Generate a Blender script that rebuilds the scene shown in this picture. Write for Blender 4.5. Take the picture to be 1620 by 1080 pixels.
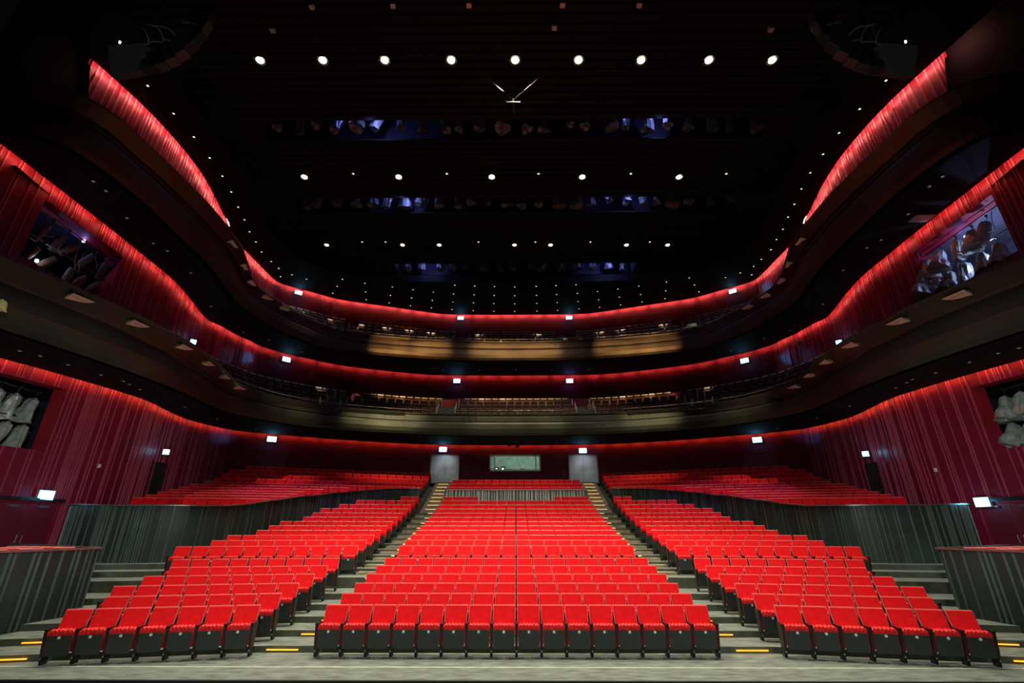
import bpy, bmesh, math, random
from mathutils import Vector, Matrix

for o in list(bpy.data.objects):
    bpy.data.objects.remove(o, do_unlink=True)
SC = bpy.context.scene
COL = SC.collection
PI = math.pi
random.seed(7)

# ------------------------------------------------------------------ camera, world, exposure
CAM_Z = 2.58
PITCH, YAW, FPX = math.radians(22.0), math.radians(0.46), 740.0
cam_data = bpy.data.cameras.new('camera')
cam_data.sensor_width = 36.0
cam_data.lens = FPX / 1620.0 * 36.0
cam_data.clip_end = 300
cam = bpy.data.objects.new('camera', cam_data)
COL.objects.link(cam)
cam.location = (0, 0, CAM_Z)
cam.rotation_euler = (PI / 2 + PITCH, 0, YAW)
SC.camera = cam

world = bpy.data.worlds.new('world')
SC.world = world
world.use_nodes = True
world.node_tree.nodes['Background'].inputs[0].default_value = (0.25, 0.3, 0.32, 1)
world.node_tree.nodes['Background'].inputs[1].default_value = 0.004

SC.view_settings.view_transform = 'Standard'
SC.view_settings.look = 'None'
SC.view_settings.exposure = 0.0
SC.view_settings.gamma = 1.0
SC.view_settings.use_curve_mapping = False


def lamp(kind, name, loc, power, color, size=0.1, target=None, angle=90, blend=0.5):
    d = bpy.data.lights.new(name, kind)
    d.energy = power
    d.color = color
    if kind == 'SPOT':
        d.spot_size = math.radians(angle)
        d.spot_blend = blend
        d.shadow_soft_size = size
    elif kind == 'POINT':
        d.shadow_soft_size = size
    else:
        d.shape = 'RECTANGLE'
        d.size = size
        d.size_y = size * 0.4
    o = bpy.data.objects.new(name, d)
    COL.objects.link(o)
    o.location = loc
    if target is not None:
        o.rotation_euler = (Vector(target) - Vector(loc)).to_track_quat('-Z', 'Y').to_euler()
    return o


# stage work lights behind the camera, and added spots that brighten the side walls
P_STAGE = 2600
for sx in (-1, 1):
    lamp('SPOT', 'added_wall_spot', (sx * 2.0, 1.0, 5.0), 5600, (0.92, 0.95, 1.0), 0.3, (sx * 21.5, 20.0, 4.6), 34, 0.7)
for sx in (-7, 0, 7):
    lamp('SPOT', 'stage_work_light', (sx, -4.0, 11.0), P_STAGE, (1.0, 0.97, 0.86), 0.4, (sx * 1.2, 14, 0), 62, 0.7)

# places on known levels of the hall: a picture direction met with a height or a distance
ct, st = math.cos(PITCH), math.sin(PITCH)


def ray(x, y):
    a = (x - 810) / FPX
    b = (540 - y) / FPX
    fy = ct - b * st
    return (a * math.cos(YAW) - fy * math.sin(YAW), fy * math.cos(YAW) + a * math.sin(YAW), st + b * ct)


def at_z(x, y, z):
    r = ray(x, y)
    t = (z - CAM_Z) / r[2]
    return Vector((r[0] * t, r[1] * t, z))


def at_y(x, y, d):
    r = ray(x, y)
    t = d / r[1]
    return Vector((r[0] * t, d, CAM_Z + r[2] * t))


def at_x(x, y, X):
    r = ray(x, y)
    t = X / r[0]
    return Vector((X, r[1] * t, CAM_Z + r[2] * t))


# ------------------------------------------------------------------ materials
def nodes_of(name):
    m = bpy.data.materials.new(name)
    m.use_nodes = True
    nt = m.node_tree
    return m, nt, nt.nodes['Principled BSDF']


def mat(name, col, rough=0.6, metal=0.0, var=0.15, scale=8.0, bump=0.0, bscale=60.0, spec=0.5, sheen=0.0, stretch=None, coat=0.0, trans=0.0, alpha=1.0):
    m, nt, b = nodes_of(name)
    tc = nt.nodes.new('ShaderNodeTexCoord')
    mp = nt.nodes.new('ShaderNodeMapping')
    nt.links.new(tc.outputs['Object'], mp.inputs[0])
    if stretch:
        mp.inputs['Scale'].default_value = stretch
    nz = nt.nodes.new('ShaderNodeTexNoise')
    nz.inputs['Scale'].default_value = scale
    nz.inputs['Detail'].default_value = 6
    nt.links.new(mp.outputs[0], nz.inputs['Vector'])
    rp = nt.nodes.new('ShaderNodeValToRGB')
    lo = tuple(max(0, c * (1 - var)) for c in col)
    hi = tuple(min(1, c * (1 + var)) for c in col)
    rp.color_ramp.elements[0].position = 0.3
    rp.color_ramp.elements[1].position = 0.7
    rp.color_ramp.elements[0].color = (*lo, 1)
    rp.color_ramp.elements[1].color = (*hi, 1)
    nt.links.new(nz.outputs['Fac'], rp.inputs['Fac'])
    nt.links.new(rp.outputs['Color'], b.inputs['Base Color'])
    b.inputs['Roughness'].default_value = rough
    b.inputs['Metallic'].default_value = metal
    b.inputs['Specular IOR Level'].default_value = spec
    if sheen:
        b.inputs['Sheen Weight'].default_value = sheen
        b.inputs['Sheen Tint'].default_value = (1.0, 0.5, 0.5, 1)
    if coat:
        b.inputs['Coat Weight'].default_value = coat
    if trans:
        b.inputs['Transmission Weight'].default_value = trans
    if alpha < 1:
        b.inputs['Alpha'].default_value = alpha
    if bump:
        n2 = nt.nodes.new('ShaderNodeTexNoise')
        n2.inputs['Scale'].default_value = bscale
        n2.inputs['Detail'].default_value = 4
        nt.links.new(mp.outputs[0], n2.inputs['Vector'])
        bp = nt.nodes.new('ShaderNodeBump')
        bp.inputs['Strength'].default_value = bump
        bp.inputs['Distance'].default_value = 0.02
        nt.links.new(n2.outputs['Fac'], bp.inputs['Height'])
        nt.links.new(bp.outputs['Normal'], b.inputs['Normal'])
    return m


def glow(name, col, strength):
    m, nt, b = nodes_of(name)
    b.inputs['Base Color'].default_value = (*col, 1)
    b.inputs['Emission Color'].default_value = (*col, 1)
    b.inputs['Emission Strength'].default_value = strength
    return m


M = {}
M['seat_red'] = mat('red velour', (0.80, 0.008, 0.014), 0.8, var=0.14, scale=5, bump=0.25, bscale=30, spec=0.12, sheen=0.05)
M['seat_pucker'] = mat('gathered red velour', (0.80, 0.010, 0.015), 0.55, var=0.3, scale=14, bump=0.9, bscale=14, spec=0.3, sheen=0.2)
M['piping'] = mat('pale red piping', (0.72, 0.22, 0.20), 0.6, var=0.2, scale=30)
M['black_panel'] = mat('black seat board', (0.028, 0.040, 0.037), 0.5, var=0.2, scale=12, bump=0.1, bscale=200)
M['frame_black'] = mat('black painted metal', (0.010, 0.011, 0.011), 0.4, var=0.2, scale=10)
M['frame_brown'] = mat('brown black end panel', (0.032, 0.024, 0.014), 0.45, var=0.3, scale=5)
M['disc_white'] = mat('white number disc', (0.85, 0.85, 0.82), 0.4, var=0.03)
M['bolt_teal'] = mat('pale bolt cap', (0.20, 0.42, 0.45), 0.3, metal=0.6, var=0.1)
M['floor'] = mat('grey green stained timber', (0.150, 0.192, 0.172), 0.62, var=0.5, scale=5.0, bump=0.3, bscale=14, stretch=(0.5, 1.6, 1.0))
M['floor_seam'] = mat('pale floor seam', (0.62, 0.68, 0.60), 0.6, var=0.2, scale=6)
M['riser'] = mat('dark grey green riser', (0.075, 0.092, 0.062), 0.6, var=0.25, scale=4)
M['pit'] = mat('dark pit lining', (0.006, 0.012, 0.012), 0.7)
M['vent_ring'] = mat('pale ring of a floor air outlet', (0.46, 0.50, 0.46), 0.5, var=0.15)
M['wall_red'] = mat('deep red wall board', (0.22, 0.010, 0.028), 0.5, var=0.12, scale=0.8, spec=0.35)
M['wall_rib'] = mat('red wall batten with grazing light', (0.46, 0.070, 0.10), 0.4, var=0.12, scale=2, spec=0.5)  # paler than the boards: grazing light put into the batten colour
M['wall_rear'] = mat('shaded copy of red wall board', (0.16, 0.005, 0.016), 0.6, var=0.12, scale=0.8, spec=0.3)  # darker copy of the wall red; low rear light put into colour
M['rib_rear'] = mat('shaded copy of red wall batten', (0.19, 0.008, 0.018), 0.6, var=0.12, scale=2, spec=0.3)
M['jamb_red'] = mat('smooth red reveal', (0.30, 0.008, 0.020), 0.6, var=0.1, scale=1.2)
M['door_red'] = mat('dark red door leaf', (0.17, 0.010, 0.022), 0.5, var=0.08, scale=1.0)
M['parapet'] = mat('dark green grey parapet board', (0.027, 0.043, 0.035), 0.48, var=0.3, scale=0.7, spec=0.4)
M['parapet_rib'] = mat('grey green parapet batten', (0.085, 0.125, 0.095), 0.4, var=0.2, scale=2, spec=0.5)
M['parapet_dark'] = mat('brown black parapet board', (0.035, 0.026, 0.018), 0.45, var=0.3, scale=1.0)
M['cap_metal'] = mat('grey steel coping', (0.22, 0.23, 0.22), 0.35, metal=0.7, var=0.15)
M['soffit'] = mat('black matt ceiling', (0.004, 0.0035, 0.0035), 0.85, var=0.2, scale=2, spec=0.2)
M['ceil'] = mat('black ceiling slats', (0.0035, 0.003, 0.003), 0.8, var=0.2, scale=2, spec=0.3)
M['bronze'] = mat('brushed bronze balcony front', (0.043, 0.050, 0.032), 0.45, metal=0.5, var=0.35, scale=0.45, bump=0.05, bscale=3)
M['bronze_gold'] = mat('brushed golden balcony front', (0.046, 0.026, 0.009), 0.45, metal=0.5, var=0.35, scale=0.45, bump=0.05, bscale=3)
M['bronze_groove'] = mat('dark groove', (0.02, 0.018, 0.012), 0.7)
M['bracket'] = mat('cream bracket', (0.80, 0.80, 0.66), 0.4, var=0.1)
M['steel_pale'] = mat('pale grey bracket', (0.55, 0.56, 0.50), 0.4, metal=0.3, var=0.1)
M['rail'] = mat('thin steel rail', (0.35, 0.30, 0.26), 0.35, metal=0.8, var=0.1)
M['tan'] = mat('tan seat board', (0.24, 0.125, 0.05), 0.5, var=0.25, scale=2)
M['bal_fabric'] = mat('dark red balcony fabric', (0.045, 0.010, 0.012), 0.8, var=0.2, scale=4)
M['bal_top'] = mat('pale seat top edge', (0.62, 0.54, 0.40), 0.5, var=0.15)
M['grey_door'] = mat('brushed grey door leaf', (0.55, 0.57, 0.57), 0.45, metal=0.2, var=0.25, scale=1.5)
M['grey_frame'] = mat('grey painted frame', (0.32, 0.31, 0.30), 0.5, var=0.1)
M['room_wall'] = mat('grey green booth wall', (0.30, 0.38, 0.33), 0.7, var=0.4, scale=3)
M['bag'] = mat('cloudy grey plastic bag', (0.30, 0.37, 0.31), 0.32, var=0.35, scale=5, bump=0.9, bscale=7, spec=0.6)
M['bag_dimmed'] = mat('dimmed copy of plastic bag', (0.075, 0.085, 0.085), 0.3, var=0.5, scale=5, bump=0.9, bscale=7, spec=0.6)  # darker copy of the bag; dim bridge light put into its colour
M['can_black'] = mat('black lamp housing', (0.015, 0.015, 0.016), 0.45, var=0.15)
M['can_brown'] = mat('brown grey lamp barrel', (0.15, 0.10, 0.08), 0.5, var=0.25, scale=4)
M['slot_dark'] = mat('blue black bridge lining', (0.020, 0.020, 0.035), 0.6, var=0.2, scale=1)
M['alcove_lit'] = mat('lit copy of opening lining', (0.14, 0.15, 0.18), 0.6, var=0.3, scale=1)  # lighter copy of the lining; the opening's blue glow put into colour
M['cable'] = mat('grey cable sheath', (0.22, 0.22, 0.21), 0.5, var=0.2)
M['speaker'] = mat('grey green speaker grille', (0.050, 0.068, 0.060), 0.7, var=0.15, scale=6, bump=0.2, bscale=90)
M['white_small'] = mat('white plastic', (0.75, 0.74, 0.70), 0.5, var=0.05)
M['exit_face'] = glow('lit exit face', (0.26, 0.84, 1.0), 4.2)
M['exit_face_violet'] = glow('lit violet white exit face', (0.50, 0.52, 1.0), 4.2)
M['warm_lens'] = glow('warm downlight lens', (1.0, 0.78, 0.48), 14)
M['warm_lens_dim'] = glow('dim downlight lens', (1.0, 0.70, 0.5), 1.1)
M['star_lens'] = glow('small white downlight lens', (0.95, 0.97, 0.85), 1.6)
M['star_dim'] = glow('faint downlight lens', (0.6, 0.6, 0.55), 0.16)
M['step_glow'] = glow('amber step strip', (1.0, 0.40, 0.03), 1.7)
M['step_glow_soft'] = glow('soft amber step strip', (1.0, 0.62, 0.25), 0.75)
M['tread'] = mat('timber tread tinted by warm light', (0.30, 0.265, 0.175), 0.6, var=0.4, scale=3)  # tan stands for warm downlight falling on the steps
M['cross_board_lit'] = mat('lit copy of parapet board', (0.10, 0.13, 0.115), 0.4, var=0.3, scale=2)  # lighter copies of the parapet pair; strong light put into the colour
M['cross_batten_lit'] = mat('lit copy of parapet batten', (0.62, 0.72, 0.64), 0.4, var=0.2, scale=2)
M['cove_low'] = glow('red orange cove strip', (1.0, 0.20, 0.075), 22)
M['cove_mid'] = glow('red cove strip', (1.0, 0.22, 0.16), 34)
M['cove_top'] = glow('pinkish red cove strip', (1.0, 0.34, 0.27), 84)
M['blue_lamp'] = glow('blue work lamp', (0.30, 0.34, 1.0), 20)
M['white_lamp'] = glow('white lamp lens', (0.9, 0.95, 1.0), 16)


def glass():
    m, nt, b = nodes_of('booth window glass')
    b.inputs['Base Color'].default_value = (0.9, 1.0, 0.95, 1)
    b.inputs['Roughness'].default_value = 0.02
    b.inputs['Transmission Weight'].default_value = 1.0
    b.inputs['IOR'].default_value = 1.1
    return m


M['glass'] = glass()


# ------------------------------------------------------------------ mesh helpers
class MB:
    """collects faces for ONE mesh object"""

    def __init__(s):
        s.v, s.f, s.m = [], [], []

    def quad(s, a, b, c, d, mi=0):
        n = len(s.v)
        s.v += [tuple(a), tuple(b), tuple(c), tuple(d)]
        s.f.append((n, n + 1, n + 2, n + 3))
        s.m.append(mi)

    def grid(s, rows, mi=0):
        """rows: list of equally long point lists; mi may be a list per row gap"""
        n0 = len(s.v)
        w = len(rows[0])
        for r in rows:
            s.v += [tuple(p) for p in r]
        for i in range(len(rows) - 1):
            k = mi[i] if isinstance(mi, list) else mi
            for j in range(w - 1):
                a = n0 + i * w + j
                s.f.append((a, a + 1, a + w + 1, a + w))
                s.m.append(k)

    def box(s, x0, x1, y0, y1, z0, z1, mi=0):
        n = len(s.v)
        s.v += [(x, y, z) for z in (z0, z1) for y in (y0, y1) for x in (x0, x1)]
        for q in ((0, 2, 3, 1), (4, 5, 7, 6), (0, 1, 5, 4), (2, 6, 7, 3), (0, 4, 6, 2), (1, 3, 7, 5)):
            s.f.append(tuple(n + i for i in q))
            s.m.append(mi)

    def hexa(s, p, mi=0):
        """8 points: bottom 4 (ccw), top 4 (ccw)"""
        n = len(s.v)
        s.v += [tuple(q) for q in p]
        for q in ((3, 2, 1, 0), (4, 5, 6, 7), (0, 1, 5, 4), (1, 2, 6, 5), (2, 3, 7, 6), (3, 0, 4, 7)):
            s.f.append(tuple(n + i for i in q))
            s.m.append(mi)

    def tube(s, pts, r, seg=6, mi=0, cap=True):
        pts = [Vector(p) for p in pts]
        n0 = len(s.v)
        k = len(pts)
        for i, p in enumerate(pts):
            t = (pts[min(i + 1, k - 1)] - pts[max(i - 1, 0)]).normalized()
            up = Vector((0, 0, 1)) if abs(t.z) < 0.9 else Vector((1, 0, 0))
            a = t.cross(up).normalized()
            b = t.cross(a)
            rr = r[i] if isinstance(r, (list, tuple)) else r
            for j in range(seg):
                an = 2 * PI * j / seg
                q = p + a * math.cos(an) * rr + b * math.sin(an) * rr
                s.v.append(tuple(q))
        for i in range(k - 1):
            for j in range(seg):
                a = n0 + i * seg + j
                b = n0 + i * seg + (j + 1) % seg
                s.f.append((a, b, b + seg, a + seg))
                s.m.append(mi)
        if cap:
            s.f.append(tuple(n0 + j for j in range(seg)))
            s.m.append(mi)
            s.f.append(tuple(n0 + (k - 1) * seg + j for j in reversed(range(seg))))
            s.m.append(mi)

    def disc(s, c, r, n=(0, 0, -1), seg=14, mi=0):
        c, n = Vector(c), Vector(n).normalized()
        up = Vector((0, 0, 1)) if abs(n.z) < 0.9 else Vector((1, 0, 0))
        a = n.cross(up).normalized()
        b = n.cross(a)
        n0 = len(s.v)
        for j in range(seg):
            an = 2 * PI * j / seg
            s.v.append(tuple(c + a * math.cos(an) * r + b * math.sin(an) * r))
        s.f.append(tuple(n0 + j for j in range(seg)))
        s.m.append(mi)

    def add(s, other, mtx):
        n = len(s.v)
        s.v += [tuple(mtx @ Vector(p)) for p in other.v]
        s.f += [tuple(n + i for i in q) for q in other.f]
        s.m += other.m

    def mesh(s, name, mats, bevel=0.0, smooth=False, segs=2, fix=True):
        me = bpy.data.meshes.new(name)
        me.from_pydata(s.v, [], s.f)
        for m in (mats if isinstance(mats, (list, tuple)) else [mats]):
            me.materials.append(m)
        me.polygons.foreach_set('material_index', s.m)
        if bevel or fix:
            bm = bmesh.new()
            bm.from_mesh(me)
            if bevel:
                bmesh.ops.bevel(bm, geom=list(bm.edges), offset=bevel, segments=segs, profile=0.6, affect='EDGES')
            if fix:
                bmesh.ops.recalc_face_normals(bm, faces=bm.faces)
            bm.to_mesh(me)
            bm.free()
        if smooth:
            me.polygons.foreach_set('use_smooth', [True] * len(me.polygons))
        me.update()
        return me

    def obj(s, name, mats, parent=None, **kw):
        o = bpy.data.objects.new(name, s.mesh(name, mats, **kw))
        COL.objects.link(o)
        if parent is not None:
            o.parent = parent
        return o


def tag(o, label=None, cat=None, group=None, kind=None):
    if label:
        o['label'] = label
    if cat:
        o['category'] = cat
    if group:
        o['group'] = group
    if kind:
        o['kind'] = kind
    return o


def empty(name, loc=(0, 0, 0), rz=0.0):
    o = bpy.data.objects.new(name, None)
    COL.objects.link(o)
    o.location = loc
    o.rotation_euler = (0, 0, rz)
    o.empty_display_size = 0.2
    return o


def structure(o, label=None):
    o['kind'] = 'structure'
    if label:
        o['label'] = label
    return o


def dup(root, loc, rz=0.0, rot=None, scale=None):
    r = root.copy()
    COL.objects.link(r)
    r.location = loc
    r.rotation_euler = rot if rot is not None else (0, 0, rz)
    if scale:
        r.scale = scale
    for ch in root.children:
        c = ch.copy()
        COL.objects.link(c)
        c.parent = r
        for g in ch.children:
            d = g.copy()
            COL.objects.link(d)
            d.parent = c
    return r


ORD = ('first second third fourth fifth sixth seventh eighth ninth tenth eleventh twelfth thirteenth fourteenth fifteenth sixteenth '
       'seventeenth eighteenth nineteenth twentieth').split()


def nth(i):
    if i < 20:
        return ORD[i]
    tens = {2: 'twenty', 3: 'thirty', 4: 'forty', 5: 'fifty', 6: 'sixty', 7: 'seventy'}
    n = i + 1
    if n % 10 == 0:
        return tens[n // 10][:-1] + 'ieth'
    return tens[n // 10] + '-' + ORD[n % 10 - 1]


def from_ends(i, n, kind='end'):
    """place in a row counted from the nearer end"""
    if i <= n - 1 - i:
        return ('leftmost' if i == 0 else nth(i) + ' from its left end')
    j = n - 1 - i
    return ('rightmost' if j == 0 else nth(j) + ' from its right end')


# ------------------------------------------------------------------ plan curves (half hall: |x|, y), stage end first, centre last
def smooth_curve(pts, step=0.25):
    """Catmull-Rom through the points, resampled by length"""
    P = [Vector(p) for p in pts]
    P = [P[0] * 2 - P[1]] + P + [P[-1] * 2 - P[-2]]
    out = []
    for i in range(1, len(P) - 2):
        a, b, c, d = P[i - 1], P[i], P[i + 1], P[i + 2]
        for k in range(10):
            t = k / 10
            out.append(0.5 * ((2 * b) + (c - a) * t + (2 * a - 5 * b + 4 * c - d) * t * t + (3 * b - a - 3 * c + d) * t ** 3))
    out.append(P[-2])
    return out


def resample(poly, n):
    L = [0.0]
    for a, b in zip(poly, poly[1:]):
        L.append(L[-1] + (b - a).length)
    res, j = [], 0
    for i in range(n):
        u = L[-1] * i / (n - 1)
        while j < len(poly) - 2 and L[j + 1] < u:
            j += 1
        t = 0 if L[j + 1] == L[j] else (u - L[j]) / (L[j + 1] - L[j])
        res.append(poly[j].lerp(poly[j + 1], t))
    return res, L[-1]


def full(half, n=240):
    """mirror the half curve: runs from the left stage end round the rear to the right stage end"""
    s = smooth_curve(half)
    left = [Vector((-p.x, p.y)) for p in s]
    right = [Vector((p.x, p.y)) for p in reversed(s)][1:]
    return resample(left + right, n)[0]


def offset(poly, d):
    """positive d = outwards, away from the hall"""
    out = []
    n = len(poly)
    for i, p in enumerate(poly):
        t = (poly[min(i + 1, n - 1)] - poly[max(i - 1, 0)]).normalized()
        out.append(p + Vector((-t.y, t.x)) * d)
    return out


H_W0 = [(21.4, 8), (20.5, 12), (19.8, 16.2), (19.45, 17.7), (19.2, 19.0), (18.95, 20.4), (18.76, 22.2), (18.8, 23.3), (19.15, 25.0), (19.5, 27.0), (19.35, 28.5), (18.95, 29.9), (18.4, 30.8), (17.1, 31.75), (15.6, 32.6), (12.7, 34.15), (8.5, 35.75), (5.5, 36.35), (2, 36.55), (0, 36.56)]
H_F1B = [(17.6, 8), (17.2, 12), (16.6, 15.0), (16.2, 17.1), (15.95, 19.2), (15.9, 21.7), (16.12, 23.9), (15.95, 25.8), (15.2, 27.2), (13.8, 28.9), (11.4, 30.5), (6.2, 32.1), (3, 32.5), (0, 32.65)]
H_F1T = [(16.6, 8), (15.8, 12.2), (15.42, 13.8), (15.12, 15.2), (14.95, 16.2), (14.84, 17.6), (14.76, 18.7), (14.85, 19.9), (15.05, 21.0), (15.22, 22.2), (15.6, 24.1), (15.65, 25.1), (15.4, 26.2), (14.85, 27.6), (13.8, 29.0), (11.65, 30.56), (7.75, 32.0), (3.4, 32.45), (0, 32.5)]
H_W1 = [(17.7, 8), (17.65, 12.1), (17.7, 14.3), (17.8, 17.1), (17.95, 19.5), (18.1, 21.5), (18.55, 23.5), (19.35, 26.4), (19.1, 27.6), (18.9, 29.2), (18.55, 30.2), (18.3, 31.3), (17.3, 32.7), (16.1, 33.8), (14.0, 35.5), (10.2, 37.1), (7.1, 38.0), (3.5, 38.2), (0, 38.25)]
H_F2B = [(19.6, 12.0), (17.5, 11.6), (15.9, 11.9), (15.25, 13), (15.0, 15.0), (15.1, 17.2), (15.2, 19.0), (15.4, 20.7), (15.85, 22.6), (16.2, 24.3), (16.15, 25.8), (15.8, 27.7), (14.95, 29.8), (12.9, 32.2), (7, 33.9), (3.4, 34.35), (0, 34.4)]
H_F2T = [(19.4, 12.0), (17.2, 11.5), (15.6, 11.7), (14.85, 12.7), (14.7, 14.1), (14.58, 15.5), (14.55, 18.0), (14.75, 19.9), (15.0, 21.3), (15.9, 24.2), (16.0, 25.8), (15.7, 27.2), (14.9, 29.8), (13.0, 32.4), (8.6, 33.75), (2.8, 34.4), (0, 34.5)]
H_W2 = [(19.3, 12.0), (18.75, 14.5), (18.5, 15.7), (18.3, 16.9), (18.2, 18.2), (18.2, 19.7), (18.3, 21.1), (18.65, 23.0), (19.3, 25.4), (19.5, 26.4), (20.1, 27.5), (20.35, 28.3), (20.2, 29.5), (20.15, 31.7), (20.15, 33.2), (20.0, 34.5), (19.15, 35.4), (17.75, 36.4), (15.8, 37.8), (11.7, 39.3), (8.6, 40.4), (6.6, 40.95), (3, 41.1), (0, 41.1)]
H_OVAL = [(16.0, 8), (16.1, 13), (16.05, 15.2), (15.9, 17.7), (15.9, 19.5), (16.0, 21.5), (16.6, 24.5), (17.1, 26.5), (17.25, 28.0), (17.0, 29.8), (16.4, 31.0), (15.4, 32.2), (14.0, 33.2), (10.3, 34.3), (5, 34.7), (0, 34.8)]
W0, F1B, F1T, W1 = full(H_W0, 300), full(H_F1B), full(H_F1T), full(H_W1, 300)
F2B, F2T, W2, OVAL = full(H_F2B), full(H_F2T), full(H_W2, 320), full(H_OVAL)
Z0, Z1, Z2 = 8.70, 14.88, 21.98          # levels of the three soffits


def x_at(curve, y, side=-1):
    """|x| of the curve's side part at depth y"""
    best = None
    for p in curve:
        if (p.x < 0) == (side < 0):
            if best is None or abs(p.y - y) < abs(best.y - y):
                best = p
    return best.x


# ------------------------------------------------------------------ red ribbed walls
def ribbed(name, poly, zlo, zhi, mats, seed, openings=(), rib_depth=0.035, pw=(0.05, 0.07, 0.10, 0.16, 0.26, 0.42), rw=(0.03, 0.04, 0.055), end_cut=None, inward=-1):
    """one wall: boards with battens of uneven width standing proud. poly: wall line; zlo/zhi numbers or f(p)"""
    rnd = random.Random(seed)
    L = [0.0]
    for a, b in zip(poly, poly[1:]):
        L.append(L[-1] + (b - a).length)

    def pt(u, off):
        u = min(max(u, 0), L[-1] - 1e-4)
        j = pt.j
        while L[j + 1] < u:
            j += 1
        while L[j] > u:
            j -= 1
        pt.j = j
        t = (u - L[j]) / (L[j + 1] - L[j])
        p = poly[j].lerp(poly[j + 1], t)
        d = (poly[j + 1] - poly[j]).normalized()
        return p + Vector((-d.y, d.x)) * off * inward
    pt.j = 0

    marks = sorted({m for (a, b, _, _) in openings for m in (a, b)})
    prof = []           # (u, offset, kind)
    u = 0.0
    while u < L[-1] - 0.02:
        w = rnd.choice(pw)
        nxt = u + w
        for mk in marks:
            if u < mk - 1e-4 < nxt + 0.12:
                nxt = mk
        nxt = min(nxt, L[-1])
        n = max(1, int((nxt - u) / 0.4))
        for i in range(n):
            prof.append((u + (nxt - u) * i / n, 0.0, 0))
        prof.append((nxt, 0.0, 1))
        u = nxt
        if nxt in marks or u > L[-1] - 0.1:
            continue
        w = rnd.choice(rw)
        prof.append((u, rib_depth, 1))
        prof.append((u + w, rib_depth, 1))
        u += w
        prof.append((u, 0.0, 0))
    prof.append((L[-1], 0.0, 0))
    mb = MB()
    for (a, oa, ka), (b, ob, kb) in zip(prof, prof[1:]):
        if b - a < 1e-5 and oa == ob:
            continue
        pa, pb = pt(a, oa), pt(b, ob)
        mi = 1 if (ka == 1 and (oa > 0 or ob > 0)) else 0
        mid = (a + b) / 2
        zl = zlo(mid) if callable(zlo) else zlo
        zla = zlo(a) if callable(zlo) else zlo
        zlb = zlo(b) if callable(zlo) else zlo
        za_, zb_ = (zhi(a), zhi(b)) if callable(zhi) else (zhi, zhi)
        spans = [(zla, zlb, za_, zb_)]
        for (o0, o1, q0, q1) in openings:
            if o0 - 1e-3 <= mid <= o1 + 1e-3:
                spans = [(zla, zlb, q0, q0), (q1, q1, za_, zb_)]
        for (l1, l2, h1, h2) in spans:
            mb.quad((pa.x, pa.y, l1), (pb.x, pb.y, l2), (pb.x, pb.y, h2), (pa.x, pa.y, h1), mi)
    o = mb.obj(name, mats, fix=False)
    return structure(o)


def split(poly, lo_y=None):
    """left side, rear, right side pieces of a wall line, cut where it turns the rear corner"""
    n = len(poly)
    k = next(i for i, p in enumerate(poly) if p.y >= lo_y)
    return poly[:k + 1], poly[k:n - k], poly[n - k - 1:]


def u_of(poly, y):
    u = 0
    for a, b in zip(poly, poly[1:]):
        if min(a.y, b.y) <= y <= max(a.y, b.y) and a.y != b.y:
            return u + (b - a).length * (y - a.y) / (b.y - a.y)
        u += (b - a).length
    return u


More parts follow.
